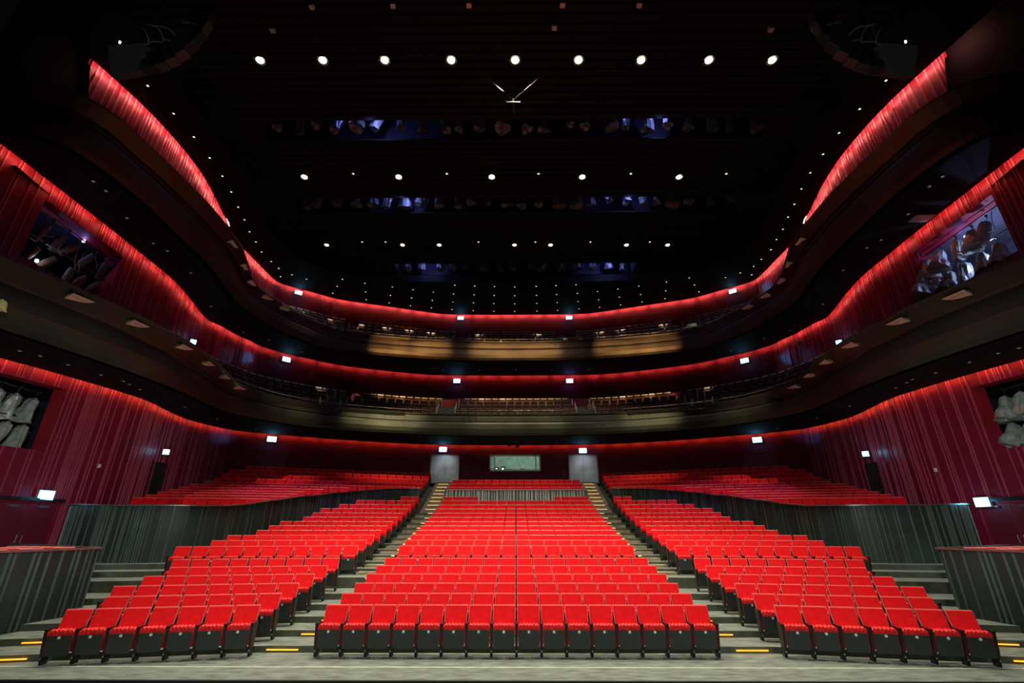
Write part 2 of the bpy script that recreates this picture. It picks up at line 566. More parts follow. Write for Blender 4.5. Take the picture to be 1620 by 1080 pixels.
WM = [M['wall_red'], M['wall_rib']]
OPEN = {0: (14.0, 19.35, 5.60, 8.22), 1: (14.42, 18.42, 11.84, 14.30)}     # y range and z range of the lamp openings
for lvl, (edge, ztop, zbot, ysplit) in enumerate(((W0, Z0, 0.0, 30.7), (W1, Z1, 9.0, 31.2), (W2, Z2, 15.0, 34.6))):
    line = offset(edge, 0.26)
    L_, R_, Rt = split(line, ysplit)
    nm = ('stalls', 'first_balcony', 'second_balcony')[lvl]
    ops = []
    if lvl in OPEN:
        y0, y1, z0, z1 = OPEN[lvl]
        ops = [(u_of(L_, y0), u_of(L_, y1), z0, z1)]
        ops_r = [(u_of(Rt, y1), u_of(Rt, y0), z0, z1)]
    else:
        ops_r = []
    if lvl == 2:
        # the top wall ends towards the stage in a bowed edge
        def cut(p):
            k = min(1, max(0, (15.6 - p) / 1.1)) if p < 15.6 else 0
            return 15.0 + 6.9 * k ** 0.6
        LL = list(L_)
        keep = [p for p in LL if p.y >= 14.4]
        keepR = [p for p in Rt if p.y >= 14.4]
        def zl(u, pl=keep):
            y = 14.4 + u
            return cut(y)
        tot = sum((b - a).length for a, b in zip(keepR, keepR[1:]))
        def zr(u):
            return cut(14.4 + (tot - u))
        wl = ribbed('wall_left', keep, zl, ztop + 0.75, WM, 31 + lvl, pw=(0.08, 0.12, 0.2, 0.3), rw=(0.05, 0.08))
        wr = ribbed('wall_right', keepR, zr, ztop + 0.75, WM, 41 + lvl, pw=(0.08, 0.12, 0.2, 0.3), rw=(0.05, 0.08))
        dark = MB()
        for P in ([p for p in offset(L_, 0.25) if p.y < 16.5], [p for p in offset(Rt, 0.25) if p.y < 16.5]):
            dark.grid([[(p.x, p.y, 15) for p in P], [(p.x, p.y, ztop + 0.75) for p in P]])
        structure(dark.obj('wall_stage_end', M['soffit'], fix=False), 'black wall beyond the stage end of the top red wall')
    else:
        wl = ribbed('wall_left', L_, zbot, ztop + 0.75, WM, 31 + lvl, ops)
        wr = ribbed('wall_right', Rt, zbot, ztop + 0.75, WM, 41 + lvl, ops_r)
    if lvl == 0:
        rear_ops = []
        tot = sum((b - a).length for a, b in zip(R_, R_[1:]))
        mid = tot / 2
        rear_ops = [(mid - 2.02, mid + 1.90, 6.80, 7.98)]
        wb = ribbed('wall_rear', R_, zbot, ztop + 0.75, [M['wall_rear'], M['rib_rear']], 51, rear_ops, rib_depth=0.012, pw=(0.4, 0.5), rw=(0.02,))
    else:
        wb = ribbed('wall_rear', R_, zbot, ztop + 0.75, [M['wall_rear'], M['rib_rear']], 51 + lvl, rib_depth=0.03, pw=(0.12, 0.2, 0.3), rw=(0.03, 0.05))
    where = ('of the stalls', 'of the first balcony', 'of the second balcony')[lvl]
    wl['label'] = 'left red wall of uneven battens ' + where
    wr['label'] = 'right red wall of uneven battens ' + where
    wb['label'] = 'shade-darkened red rear wall ' + where
    # the light cove: strip lying behind the edge of the soffit
    strip = MB()
    o1, o2 = ((-0.05, -0.005), (-0.035, 0.0), (-0.02, 0.01))[lvl]
    e1, e2 = offset(edge, o1), offset(edge, o2)
    n = len(edge)
    i = 0
    while i < n - 1:
        j = min(n - 1, i + 4)
        a, b, c, d = e1[i], e1[j], e2[j], e2[i]
        if lvl == 2 and edge[i].y < 14.4:
            i += 5
            continue
        strip.hexa([(a.x, a.y, ztop + 0.06), (b.x, b.y, ztop + 0.06), (c.x, c.y, ztop + 0.06), (d.x, d.y, ztop + 0.06),
                    (a.x, a.y, ztop + 0.10), (b.x, b.y, ztop + 0.10), (c.x, c.y, ztop + 0.10), (d.x, d.y, ztop + 0.10)])
        i += 5
    so = strip.obj('cove_light', [M['cove_low'], M['cove_mid'], M['cove_top']][lvl])
    tag(so, ('red orange light strip in the cove above the stalls walls', 'red light strip in the cove above the first balcony walls',
             'pinkish red light strip in the cove above the second balcony walls')[lvl], 'strip light', 'cove lights along the walls')


# ------------------------------------------------------------------ soffits, ceiling
def soffit(name, inner, outer, z, lab, up=0.10, mat_=None):
    a, _ = resample(inner, 240)
    b, _ = resample(outer, 240)
    mb = MB()
    mb.grid([[(p.x, p.y, z) for p in a], [(p.x, p.y, z) for p in b], [(p.x, p.y, z + 0.02) for p in b], [(p.x, p.y, z + 0.02) for p in offset(b, -0.12)]])
    mb.grid([[(p.x, p.y, z + 0.9) for p in b], [(p.x, p.y, z + 0.9) for p in offset(b, 0.5)]])
    mb.grid([[(p.x, p.y, z + 0.02) for p in offset(b, -0.12)], [(p.x, p.y, z + 0.9) for p in offset(b, -0.12)]])
    mb.grid([[(p.x, p.y, z + 0.9) for p in offset(b, -0.12)], [(p.x, p.y, z + 0.9) for p in b]])
    o = mb.obj(name, mat_ or M['soffit'], fix=False)
    return structure(o, lab)


soffit('ceiling', F1B, W0, Z0, 'black soffit under the first balcony')
soffit('ceiling', F2B, W1, Z1, 'black soffit under the second balcony')
soffit('ceiling', OVAL, W2, Z2, 'black ring soffit around the oval main ceiling')

ZC = CAM_Z + 20.0
SLOTS = ((18.4, 19.75, 13.7), (24.6, 26.15, 14.9), (32.7, 34.6, 9.8))
mb = MB()
mb.grid([[(p.x, p.y, Z2) for p in OVAL], [(p.x, p.y, ZC) for p in OVAL]])
edges = [6.0]
for a, b, _ in SLOTS:
    edges += [a, b]
edges.append(36.0)
for i in range(0, len(edges), 2):
    y0, y1 = edges[i], edges[i + 1]
    mb.box(-20, 20, y0, y1, ZC, ZC + 0.08)
    y = y0 + 0.25
    while y < y1 - 0.2:                   # slats running across
        mb.box(-17.4, 17.4, y, y + 0.10, ZC - 0.09, ZC + 0.01)
        y += 0.42
for (a, b, w) in SLOTS:
    for sx in (-1, 1):
        mb.box(min(sx * w, sx * 20), max(sx * w, sx * 20), a, b, ZC, ZC + 0.08)
structure(mb.obj('ceiling', M['ceil'], fix=False), 'black slatted oval main ceiling')
bridge_names = ('front', 'middle', 'rear')
for k, (a, b, w) in enumerate(SLOTS):
    mb = MB()
    mb.grid([[(-w, a, ZC + 0.08), (w, a, ZC + 0.08)], [(-w, a, ZC + 2.4), (w, a, ZC + 2.4)], [(-w, b + 0.8, ZC + 2.4), (w, b + 0.8, ZC + 2.4)],
             [(-w, b + 0.8, ZC + 0.1), (w, b + 0.8, ZC + 0.1)], [(-w, b, ZC + 0.1), (w, b, ZC + 0.1)]])
    for sx in (-w, w):
        mb.quad((sx, a, ZC), (sx, b + 0.8, ZC), (sx, b + 0.8, ZC + 2.4), (sx, a, ZC + 2.4))
    structure(mb.obj('trim_lighting_bridge', M['slot_dark'], fix=False), 'blue black lining of the %s lighting bridge in the ceiling' % bridge_names[k])


# ------------------------------------------------------------------ balcony fronts
def fascia(name, bot, top, zb, zt, mat_, lab, side_lip, seed):
    n = 240
    B, _ = resample(bot, n)
    T, _ = resample(top, n)
    prof = [(0.0, 0.30, 0), (0.0, 0.0, 0), (0.12, -0.07, 0), (0.30, -0.10, 0), (0.52, -0.08, 0), (0.60, -0.05, 1), (0.605, 0.05, 1), (0.635, 0.05, 0), (0.64, -0.03, 0), (0.80, -0.02, 0), (0.93, 0.0, 0), (0.96, -0.08, 0), (1.0, -0.08, 0), (1.0, 0.35, 0)]
    rows, mi = [], []
    for (t, off, m) in prof:
        C = [b.lerp(q, t) for b, q in zip(B, T)]
        D = offset(C, off)
        rows.append([(p.x, p.y, zb + (zt - zb) * t) for p in D])
        mi.append(m)
    # inner face, seen from above only
    D = offset(T, 0.35)
    rows.append([(p.x, p.y, zt - 1.0) for p in D])
    mb = MB()
    mb.grid(rows, mi[:len(rows) - 1])
    root = empty(name)
    o = mb.obj('balcony_panel', [mat_, M['bronze_groove']], root, fix=False, smooth=False)
    tag(root, lab, 'balcony fascia')
    # upright joints in the upper band
    rnd = random.Random(seed)
    k = 30
    while k < n - 30:
        mb = MB()
        p0, p1 = B[k].lerp(T[k], 0.64), T[k]
        q0, q1 = B[k].lerp(T[k], 0.64), T[k]
        d = (B[k + 1] - B[k]).normalized()
        nrm = Vector((d.y, -d.x))
        a = p0 + nrm * 0.035
        b = p1 + nrm * 0.035
        w = d * 0.018
        z0_, z1_ = zb + (zt - zb) * 0.64, zb + (zt - zb) * 0.95
        sh = d * rnd.choice((0, 0, 0.08, -0.08))
        mb.quad((*(a - w), z0_), (*(a + w), z0_), (*(b + w + sh), z1_), (*(b - w + sh), z1_), 0)
        mb.obj('joint', M['bronze_groove'], root, fix=False)
        k += 8
    # wide lip that hangs out over the side fronts
    for s_, rng in ((-1, range(0, 95)), (1, range(n - 95, n))):
        lo, mid, hi = [], [], []
        for i in rng:
            y = T[i].y
            w = side_lip * max(0.0, min(1.0, (27.0 - y) / 6.0))
            d = (T[min(i + 1, n - 1)] - T[max(i - 1, 0)]).normalized()
            nrm = Vector((d.y, -d.x))
            base = T[i] + nrm * 0.02
            out = T[i] + nrm * (0.10 + w)
            lo.append((base.x, base.y, zt - 0.42))
            mid.append((out.x, out.y, zt - 0.02))
            hi.append((out.x, out.y, zt + 0.05))
        m2 = MB()
        m2.grid([lo, mid, hi, [(T[i].x, T[i].y, zt + 0.05) for i in rng]])
        m2.obj('ledge', mat_, root, fix=False)
    return root


f1 = fascia('balcony_fascia', F1B, F1T, Z0, CAM_Z + 7.6, M['bronze'], 'curved grey bronze front of the first balcony, above the stalls', 0.45, 3)
f2 = fascia('balcony_fascia', F2B, F2T, Z1, CAM_Z + 13.9, M['bronze_gold'], 'curved golden bronze front of the second balcony, upper of the two', 0.35, 4)
ZT1, ZT2 = CAM_Z + 7.6, CAM_Z + 13.9

# wedge brackets under the side lips
wb = MB()
wb.hexa([(-0.30, -0.02, -0.16), (0.30, -0.02, -0.05), (0.30, 0.24, -0.03), (-0.30, 0.24, -0.05), (-0.30, -0.05, 0), (0.42, -0.05, 0), (0.42, 0.30, 0), (-0.30, 0.30, 0)])
wedge_me = wb.mesh('wedge_bracket', M['bracket'])
side_word = {-1: 'left', 1: 'right'}
for lv, T, zt, pxs in ((1, F1T, ZT1, ((1540, 468), (1457, 504), (1375, 541), (1328, 568), (1298, 590), (1273, 608))), (2, F2T, ZT2, ((1285, 375), (1260, 411), (1243, 441), (1226, 466), (1203, 484)))):
    for s_ in (-1, 1):
        for (px, py) in pxs:
            c = at_z(px, py, zt - 0.1)
            c.x *= s_
            i = min(range(len(T)), key=lambda i: (T[i] - Vector((c.x, c.y))).length)
            i = min(max(i, 1), len(T) - 2)
            d = (T[i + 1] - T[i - 1]).normalized()
            nrm = Vector((d.y, -d.x))
            o = bpy.data.objects.new('wedge_bracket', wedge_me)
            COL.objects.link(o)
            w = 0.45 * max(0.0, min(1.0, (27.0 - T[i].y) / 6.0)) if lv == 1 else 0.1
            p = T[i] + nrm * (0.02 + w * 0.5)
            o.location = (p.x, p.y, zt - 0.20)
            o.rotation_euler = (0, 0, math.atan2(d.y, d.x) + PI)
            o.scale = (1.0 if s_ > 0 else -1.0, 1.0, 1.0)
            o.parent = (f1, f2)[lv - 1]
            o['label'] = 'pale wedge bracket'

# ------------------------------------------------------------------ sets of hooks on the balcony fronts
hk = MB()
hk.tube([(-0.55, 0, 0), (0.55, 0, 0)], 0.015, 5)
hook_bar = hk.mesh('bar', M['frame_black'])
hk = MB()
hk.tube([(0, 0, 0), (0, -0.03, -0.20), (0, 0.02, -0.42)], 0.014, 5)
hook_me = hk.mesh('hook', M['frame_black'])


def hook_set(px, py, lv):
    zt, T = ((ZT1, F1T), (ZT2, F2T))[lv]
    p = at_z(px, py, zt - 0.25)
    i = min(range(len(T)), key=lambda i: (T[i] - Vector((p.x, p.y))).length)
    d = (T[min(i + 1, 239)] - T[i - 1]).normalized()
    nrm = Vector((d.y, -d.x))
    q = T[i] + nrm * 0.10
    r = empty('hook_rack', (q.x, q.y, zt - 0.18), math.atan2(d.y, d.x))
    b = bpy.data.objects.new('bar', hook_bar)
    COL.objects.link(b)
    b.parent = r
    for k in (-0.42, 0, 0.42):
        h = bpy.data.objects.new('hook', hook_me)
        COL.objects.link(h)
        h.parent = r
        h.location = (k, 0, 0)
    return r


for lv, spots in ((0, [(412, 622), (532, 648), (622, 655), (747, 661), (883, 663), (1005, 658), (1103, 650), (1225, 625)]), (1, [(555, 537), (640, 540), (748, 546), (880, 546), (990, 541), (1085, 530)])):
    for q, (px, py) in enumerate(spots):
        r = hook_set(px, py, lv)
        r.parent = (f1, f2)[lv]


# ------------------------------------------------------------------ balcony floors, rails
def lerp_curve(A, B, t):
    return [a.lerp(b, t) for a, b in zip(A, B)]


def tiers(F, W, z_front, rise, n, lab):
    A, _ = resample(F, 240)
    A = offset(A, 0.36)
    B, _ = resample(offset(W, 0.26), 240)
    rows = []

    def g(p):
        return max(0.0, min(1.0, (p.y - 21.0) / 5.0))
    for r in range(n):
        C0, C1 = lerp_curve(A, B, r / n), lerp_curve(A, B, (r + 1) / n)
        rows.append([(p.x, p.y, z_front + rise * r * g(p)) for p in C0])
        rows.append([(p.x, p.y, z_front + rise * r * g(q)) for p, q in zip(C1, C0)])
    mb = MB()
    mb.grid(rows)
    structure(mb.obj('floor', M['riser'], fix=False), lab)
    return A, B


B1A, B1B = tiers(F1T, W1, CAM_Z + 7.0, 0.58, 5, 'stepped floor of the first balcony')
B2A, B2B = tiers(F2T, W2, CAM_Z + 13.1, 0.71, 6, 'stepped floor of the second balcony')


def rail(T, zt, h, par, step):
    mb = MB()
    line = offset(T, 0.12)
    mb.tube([(p.x, p.y, zt + h) for p in line], 0.022, 5)
    root = mb.obj('railing', M['rail'], par, smooth=True)
    k = 20
    cnt = 0
    pm = MB()
    pm.tube([(0, 0, 0), (0, 0, h)], 0.014, 5)
    me = pm.mesh('post', M['rail'])
    while k < 222 and cnt < 60:
        p = line[k]
        o = bpy.data.objects.new('post', me)
        COL.objects.link(o)
        o.parent = root
        o.location = (p.x, p.y, zt)
        k += step
        cnt += 1
    return root


rail(F1T, ZT1, 0.30, f1, 4)
rail(F2T, ZT2, 0.28, f2, 4)

# ------------------------------------------------------------------ stalls floor
D = [12.4, 13.4, 14.4, 15.4, 16.4, 17.4, 19.3, 20.3, 21.3, 22.3, 23.3, 24.3, 25.3, 26.3, 27.3, 28.3, 29.3, 30.3, 31.9, 32.85, 33.8, 34.7, 35.6]
FZ = [0, .13, .27, .42, .58, .75, 1.08, 1.26, 1.44, 1.63, 1.82, 2.02, 2.24, 2.47, 2.72, 2.98, 3.26, 3.55, 4.24, 4.55, 4.88, 5.20, 5.50]
SLOPE = 0.19
XIN = 5.88


def bend(x):
    return -SLOPE * max(0.0, abs(x) - XIN)


def bendr(x, k):
    return -(SLOPE + 0.02 * (k - 12)) * max(0.0, abs(x) - XIN)


def start_y(k):          # where tread k begins
    if k == 0:
        return 10.42
    if k == 6:
        return 18.0
    return D[k - 1] + 0.12


XS = [-20.5, -13, -XIN, XIN, 13, 20.5]
mb = MB()
front = [[(x, 10.42 + 0.0 * bend(x), 0.0) for x in XS]]
for k in range(18):
    ys = start_y(k)
    ye = start_y(k + 1) if k < 17 else 31.0
    b0 = (lambda x: 0.0) if k == 0 else bend
    A = [(x, ys + b0(x), FZ[k]) for x in XS]
    Bq = [(x, ye + bend(x), FZ[k]) for x in XS]
    mb.grid([A, Bq], 0)
    if k < 17:
        if k == 5:
            m1 = (FZ[5] + FZ[6]) / 2
            C = [(x, ye + bend(x), m1) for x in XS]
            Dq = [(x, ye - 0.35 + bend(x), m1) for x in XS]
            mb.grid([Bq, [(x, ye + bend(x), FZ[6]) for x in XS]], 1)
            for sx in (-1, 1):
                pass
        else:
            mb.grid([Bq, [(x, ye + bend(x), FZ[k + 1]) for x in XS]], 1)
# half steps inside the two aisles and the long climb past the rear parapet
for sx in (-1, 1):
    xa, xb = sorted((sx * 4.5, sx * 5.86))
    for k in range(6, 17):
        y = D[k] + 0.12
        mb.box(xa, xb, y - 0.45, y + 0.02, FZ[k] - 0.02, (FZ[k] + FZ[k + 1]) / 2, 2)
    z, y = FZ[17], 30.6
    n = 17
    for i in range(n):
        zz = FZ[17] + (5.86 - FZ[17]) * (i + 1) / n
        yy = 30.3 + (35.9 - 30.3) * i / n
        mb.box(xa, xb, yy, 37.0, zz - 0.3, zz, 2)
fl = mb.obj('floor', [M['floor'], M['riser'], M['tread']], fix=False)
structure(fl, 'stepped grey green floor of the stalls')
mb = MB()
mb.box(-20.5, 20.5, 11.27, 11.31, 0.0, 0.006)
structure(mb.obj('trim_floor_seam', M['floor_seam']), 'pale seam across the front of the stalls floor')
mb = MB()
mb.box(-20.5, 20.5, 10.36, 10.42, -1.5, 0.0)
mb.box(-20.5, 20.5, 2, 10.36, -1.6, -1.5)
structure(mb.obj('trim_pit_edge', M['pit']), 'dark edge of the pit before the first row')

# raised rear and side floors
RZ = {12: 3.06, 13: 3.24, 14: 3.42, 15: 3.60, 16: 3.80, 17: 4.0, 18: 4.24, 19: 4.55, 20: 4.88, 21: 5.20, 22: 5.50}

# outer ends of the stalls rows, read as directions: how many seats the side blocks hold
OUT = [(98.3, 962), (158, 941.7), (176.7, 924), (220, 908), (263, 894), (271.7, 881.7), (283, 861.7), (335, 850.7), (372.7, 842), (400, 835), (437, 828), (453, 823), (480, 816.7), (498, 809), (513, 801.7), (538, 795), (568.5, 790), (633, 784)]
PS, PC = 0.575, 0.556
NS, XO = [], []
for k, (px, py) in enumerate(OUT):
    r = ray(px, py)
    s = -r[0] / r[1]
    X = s * (D[k] + SLOPE * XIN) / (1 + SLOPE * s)
    n = max(2, round((X - XIN) / math.cos(math.atan(SLOPE)) / PS))
    NS.append(n)
    XO.append(XIN + n * PS * math.cos(math.atan(SLOPE)))
NS[0] = NS[1] = 7

PW = [(19.5, 22.4), (19.25, 21.5), (18.7, 20.7), (17.3, 19.9), (15.7, 19.4), (14.2, 19.45), (13.2, 19.9), (12.5, 20.8), (12.05, 22.0)]
for k in range(10, 18):
    PW.append((max(XO[k] + 0.45, 6.3), D[k] + bend(XO[k]) + 0.35))
# keep it monotone and smooth
PW2 = PW[:9]
for (x, y) in PW[9:]:
    if x < PW2[-1][0] + 0.05 and y > PW2[-1][1]:
        PW2.append((x, y))
PW2[-1] = (6.9, 30.75)
PW2.append((6.08, 30.95))
pwall = smooth_curve(PW2)
pwall, _ = resample(pwall, 140)


def pw_x(y):
    b = [p for p in pwall if p.x < 13.4]
    q = min(b, key=lambda p: abs(p.y - y))
    return q.x


for sx in (-1, 1):
    mb = MB()
    for k in range(12, 23):
        ys, ye = (D[k - 1] + 0.12), (D[k] + 0.12 if k < 22 else 38.0)
        if k == 12:
            ys = 23.7
        if k >= 18:
            x0 = XIN
        else:
            x0 = pw_x(ys - 0.85) + 0.15
        if k == 18:
            ys = 31.0
        xm_ = 19.2 if k < 14 else 20.5
        xs = [x0, (x0 + xm_) / 2, xm_]
        A = [(sx * x, ys + bendr(x, max(12, k - 1)), RZ[k]) for x in xs]
        Bq = [(sx * x, ye + bendr(x, k), RZ[k]) for x in xs]
        mb.grid([A, Bq], 0)
        mb.grid([[(sx * x, ys + bendr(x, max(12, k - 1)), RZ[k] - 0.6) for x in xs], A], 1)
        mb.grid([[(sx * x0, ys + bendr(x0, max(12, k - 1)), RZ[k] - 0.7), (sx * x0, ye + bendr(x0, k), RZ[k] - 0.7)], [(sx * x0, ys + bendr(x0, max(12, k - 1)), RZ[k]), (sx * x0, ye + bendr(x0, k), RZ[k])]], 1)
    structure(mb.obj('floor', [M['floor'], M['riser']], fix=False), 'raised stepped floor beside the %s parapet' % side_word[sx])
mb = MB()
for k in range(18, 23):
    ys, ye = (D[k - 1] + 0.12 if k > 18 else 30.1), (D[k] + 0.12 if k < 22 else 37.5)
    mb.grid([[(-4.5, ys, RZ[k] - 0.6), (4.5, ys, RZ[k] - 0.6)], [(-4.5, ys, RZ[k]), (4.5, ys, RZ[k])], [(-4.5, ye, RZ[k]), (4.5, ye, RZ[k])]])
    for sx in (-4.5, 4.5):
        mb.quad((sx, ys, RZ[k] - 0.8), (sx, ye, RZ[k] - 0.8), (sx, ye, RZ[k]), (sx, ys, RZ[k]))
structure(mb.obj('floor', M['floor'], fix=False), 'raised stepped floor of the rear centre rows')


# ------------------------------------------------------------------ parapet walls
def top_z(px_list):
    """height of the coping along the wall, from its outline: table of (|x|/y direction, height)"""
    tab = []
    for (px, py) in px_list:
        r = ray(px, py)
        s = -r[0] / r[1]
        best = min(pwall, key=lambda p: abs(p.x / p.y - s))
        tab.append((s, CAM_Z + r[2] / r[1] * best.y))
    return tab


TOPS = top_z([(115, 798), (160, 799), (200, 799.6), (315, 800), (359, 800), (404, 796), (450, 789), (488, 784), (530, 779), (563, 776.7), (613, 773), (670, 772)])


def coping_z(p):
    s = p.x / p.y
    if s >= TOPS[0][0]:
        return TOPS[0][1]
    for (s0, z0), (s1, z1) in zip(TOPS, TOPS[1:]):
        if s0 >= s >= s1:
            return z0 + (z1 - z0) * (s0 - s) / (s0 - s1)
    return TOPS[-1][1]


def parapet(poly, name, lab, zf, seed, base=0.9, inward=-1, mats=None, **kw):
    P = poly
    L = [0.0]
    for a, b in zip(P, P[1:]):
        L.append(L[-1] + (b - a).length)

    def zz(u):
        j = 0
        while j < len(L) - 2 and L[j + 1] < u:
            j += 1
        t = (u - L[j]) / max(1e-6, (L[j + 1] - L[j]))
        return zf(P[j].lerp(P[j + 1], max(0, min(1, t))))
    root = empty(name)
    o = ribbed('wall_panel', P, base, zz, mats or [M['parapet'], M['parapet_rib']], seed, rib_depth=0.04, inward=inward, **kw)
    del o['kind']
    o.parent = root
    cap = MB()
    A, B = offset(P, 0.09), offset(P, -0.09)
    za = [zf(p) for p in P]
    cap.grid([[(p.x, p.y, z - 0.02) for p, z in zip(A, za)], [(p.x, p.y, z + 0.03) for p, z in zip(A, za)],
              [(p.x, p.y, z + 0.03) for p, z in zip(B, za)], [(p.x, p.y, z - 0.02) for p, z in zip(B, za)]])
    cap.obj('coping', M['cap_metal'], root, fix=False)
    back = MB()
    Q = offset(P, 0.10 if inward < 0 else -0.10)
    back.grid([[(p.x, p.y, base) for p in Q], [(p.x, p.y, z) for p, z in zip(Q, za)]])
    back.obj('back_board', M['parapet_dark'], root, fix=False)
    tag(root, lab, 'parapet wall')
    return root


for sx in (-1, 1):
    P = [Vector((sx * p.x, p.y)) for p in pwall]
    zf = (lambda p: coping_z(Vector((abs(p.x), p.y))))
    parapet(P if sx < 0 else P, 'parapet_wall', 'tall dark green battened parapet curving along the %s raised seats' % side_word[sx], zf, 71 + sx,
            inward=(-1 if sx < 0 else 1), pw=(0.06, 0.10, 0.16, 0.28, 0.45), rw=(0.02, 0.03))
# cross parapet behind the main block, stepping forward in the middle
ZCP = 4.86
cross = [Vector(p) for p in ((-4.48, 30.78), (-2.28, 30.78), (-2.28, 29.78), (2.28, 29.78), (2.28, 30.78), (4.48, 30.78))]
dense = []
for a, b in zip(cross, cross[1:]):
    m_ = max(2, int((b - a).length / 0.2))
    dense += [a.lerp(b, i / m_) for i in range(m_)]
dense.append(cross[-1])
parapet(dense, 'parapet_wall', 'low grey green battened parapet stepping forward behind the centre block', lambda p: ZCP + (0.09 if p.y > 30.3 else 0.0), 75, base=2.5, pw=(0.06, 0.10, 0.14), rw=(0.04, 0.07, 0.10), mats=[M['cross_board_lit'], M['cross_batten_lit']])
# front side boxes
for sx in (-1, 1):
    raw = [(12.45, 7.0), (12.42, 10.0), (12.38, 12.2), (12.2, 14.3), (12.16, 14.75), (12.4, 15.05), (13.2, 15.5), (16.4, 17.4), (18.6, 18.6)]
    P, _ = resample(smooth_curve([(sx * x, y) for x, y in raw]), 90)
    parapet(P, 'box_parapet', 'dark green battened parapet of the %s front side box' % side_word[sx], lambda p: 2.10, 81 + sx, base=-0.02,
            inward=(-1 if sx < 0 else 1), pw=(0.10, 0.2, 0.3, 0.42), rw=(0.03, 0.045))
    mb = MB()
    b_ = [(12.5, 7), (20.5, 7), (20.5, 18.6), (18.6, 18.6), (12.5, 15.05)]
    mb.v += [(sx * x, y, 1.15) for x, y in b_]
    mb.f.append(tuple(range(5)))
    mb.m.append(0)
    structure(mb.obj('floor', M['floor'], fix=False), 'raised floor of the %s front side box' % side_word[sx])
#MORE#

# ------------------------------------------------------------------ theatre seats
def seat_parts():
    p = {}
    b = MB()                                                     # padded backrest, front face leaning back
    b.hexa([(-0.245, 0.17, 0.42), (0.245, 0.17, 0.42), (0.245, 0.24, 0.42), (-0.245, 0.24, 0.42),
            (-0.25, 0.385, 0.962), (0.25, 0.385, 0.962), (0.25, 0.44, 0.962), (-0.25, 0.44, 0.962)], 0)
    pad = b.mesh('pad', M['seat_red'], bevel=0.016, segs=2)
    c = MB()
    c.hexa([(-0.258, 0.205, 0.40), (0.258, 0.205, 0.40), (0.258, 0.235, 0.40), (-0.258, 0.235, 0.40),
            (-0.262, 0.415, 0.976), (0.262, 0.415, 0.976), (0.262, 0.44, 0.976), (-0.262, 0.44, 0.976)], 0)
    c.hexa([(-0.25, 0.236, 0.36), (0.25, 0.236, 0.36), (0.25, 0.27, 0.36), (-0.25, 0.27, 0.36),
            (-0.255, 0.441, 0.968), (0.255, 0.441, 0.968), (0.255, 0.47, 0.968), (-0.255, 0.47, 0.968)], 1)
    tmp = c.mesh('rim', [M['piping'], M['black_panel']])
    bm = bmesh.new()
    bm.from_mesh(tmp)
    for f in bm.faces:
        f.material_index += 1
    bm.from_mesh(pad)
    me = bpy.data.meshes.new('backrest')
    bm.to_mesh(me)
    bm.free()
    for m in (M['seat_red'], M['piping'], M['black_panel']):
        me.materials.append(m)
    p['backrest'] = me
    c = MB()                                                     # folded seat cushion: its roll of gathered velour shows on top
    rows = []
    prof = [(0.02, 0.24), (0.0, 0.40), (-0.022, 0.535), (-0.030, 0.59), (-0.022, 0.635), (0.02, 0.655), (0.09, 0.650), (0.135, 0.62), (0.15, 0.45), (0.15, 0.24)]
    rnd = random.Random(5)
    nx = 13
    for (y, z) in prof:
        row = []
        for i in range(nx):
            x = -0.235 + 0.47 * i / (nx - 1)
            e = 1 - 0.03 * (abs(x) / 0.235) ** 6
            w = 0.012 * (1 if i % 2 else -1) * (1 if 0.56 < z < 0.66 else 0) * rnd.uniform(0.5, 1.3)
            row.append((x * (0.98 if z > 0.6 else 1), y + w, z * e + (w if z > 0.6 else 0)))
        rows.append(row)
    c.grid(rows)
    for sx in (0, nx - 1):
        n0 = len(c.v)
        c.v += [r[sx] for r in rows]
        c.f.append(tuple(range(n0, n0 + len(rows))))
        c.m.append(0)
    p['seat_cushion'] = c.mesh('seat_cushion', M['seat_pucker'])
    c = MB()
    c.hexa([(-0.225, 0.02, 0.165), (0.225, 0.02, 0.165), (0.225, 0.05, 0.165), (-0.225, 0.05, 0.165),
            (-0.232, -0.030, 0.54), (0.232, -0.030, 0.54), (0.232, 0.0, 0.54), (-0.232, 0.0, 0.54)])
    p['seat_board'] = c.mesh('seat_board', M['black_panel'], bevel=0.006, segs=1)
    c = MB()
    c.tube([(0, -0.022, 0.505), (0, -0.036, 0.505)], 0.029, 14)
    p['number_disc'] = c.mesh('number_disc', M['disc_white'])
    return p


def frame_mesh(x):
    c = MB()
    w = 0.027
    yz = [(-0.035, 0.615), (-0.005, 0.635), (0.30, 0.665), (0.33, 0.60), (0.26, 0.30), (0.27, 0.0), (0.10, 0.0), (0.02, 0.30)]
    n0 = len(c.v)
    for s_ in (-w, w):
        c.v += [(x + s_, y, z) for y, z in yz]
    k = len(yz)
    c.f.append(tuple(n0 + i for i in range(k)))
    c.f.append(tuple(n0 + k + i for i in reversed(range(k))))
    c.m += [2, 2]
    for i in range(k):
        j = (i + 1) % k
        c.f.append((n0 + i, n0 + k + i, n0 + k + j, n0 + j))
        c.m.append(0)
    c.box(x - 0.031, x + 0.031, -0.05, 0.30, 0.635, 0.662, 0)
    c.box(x - 0.012, x + 0.012, 0.048, 0.062, 0.10, 0.14, 1)
    return c.mesh('side_frame', [M['frame_black'], M['bolt_teal'], M['frame_brown']])


SP = seat_parts()
FL, FR = frame_mesh(-0.276), frame_mesh(0.276)


def make_seat(extra):
    r = empty('theatre_seat')
    for nm, me in SP.items():
        o = bpy.data.objects.new(nm, me)
        COL.objects.link(o)
        o.parent = r
    for me in ((FL, FR) if extra else (FL,)):
        o = bpy.data.objects.new('side_frame', me)
        COL.objects.link(o)
        o.parent = r
    return r


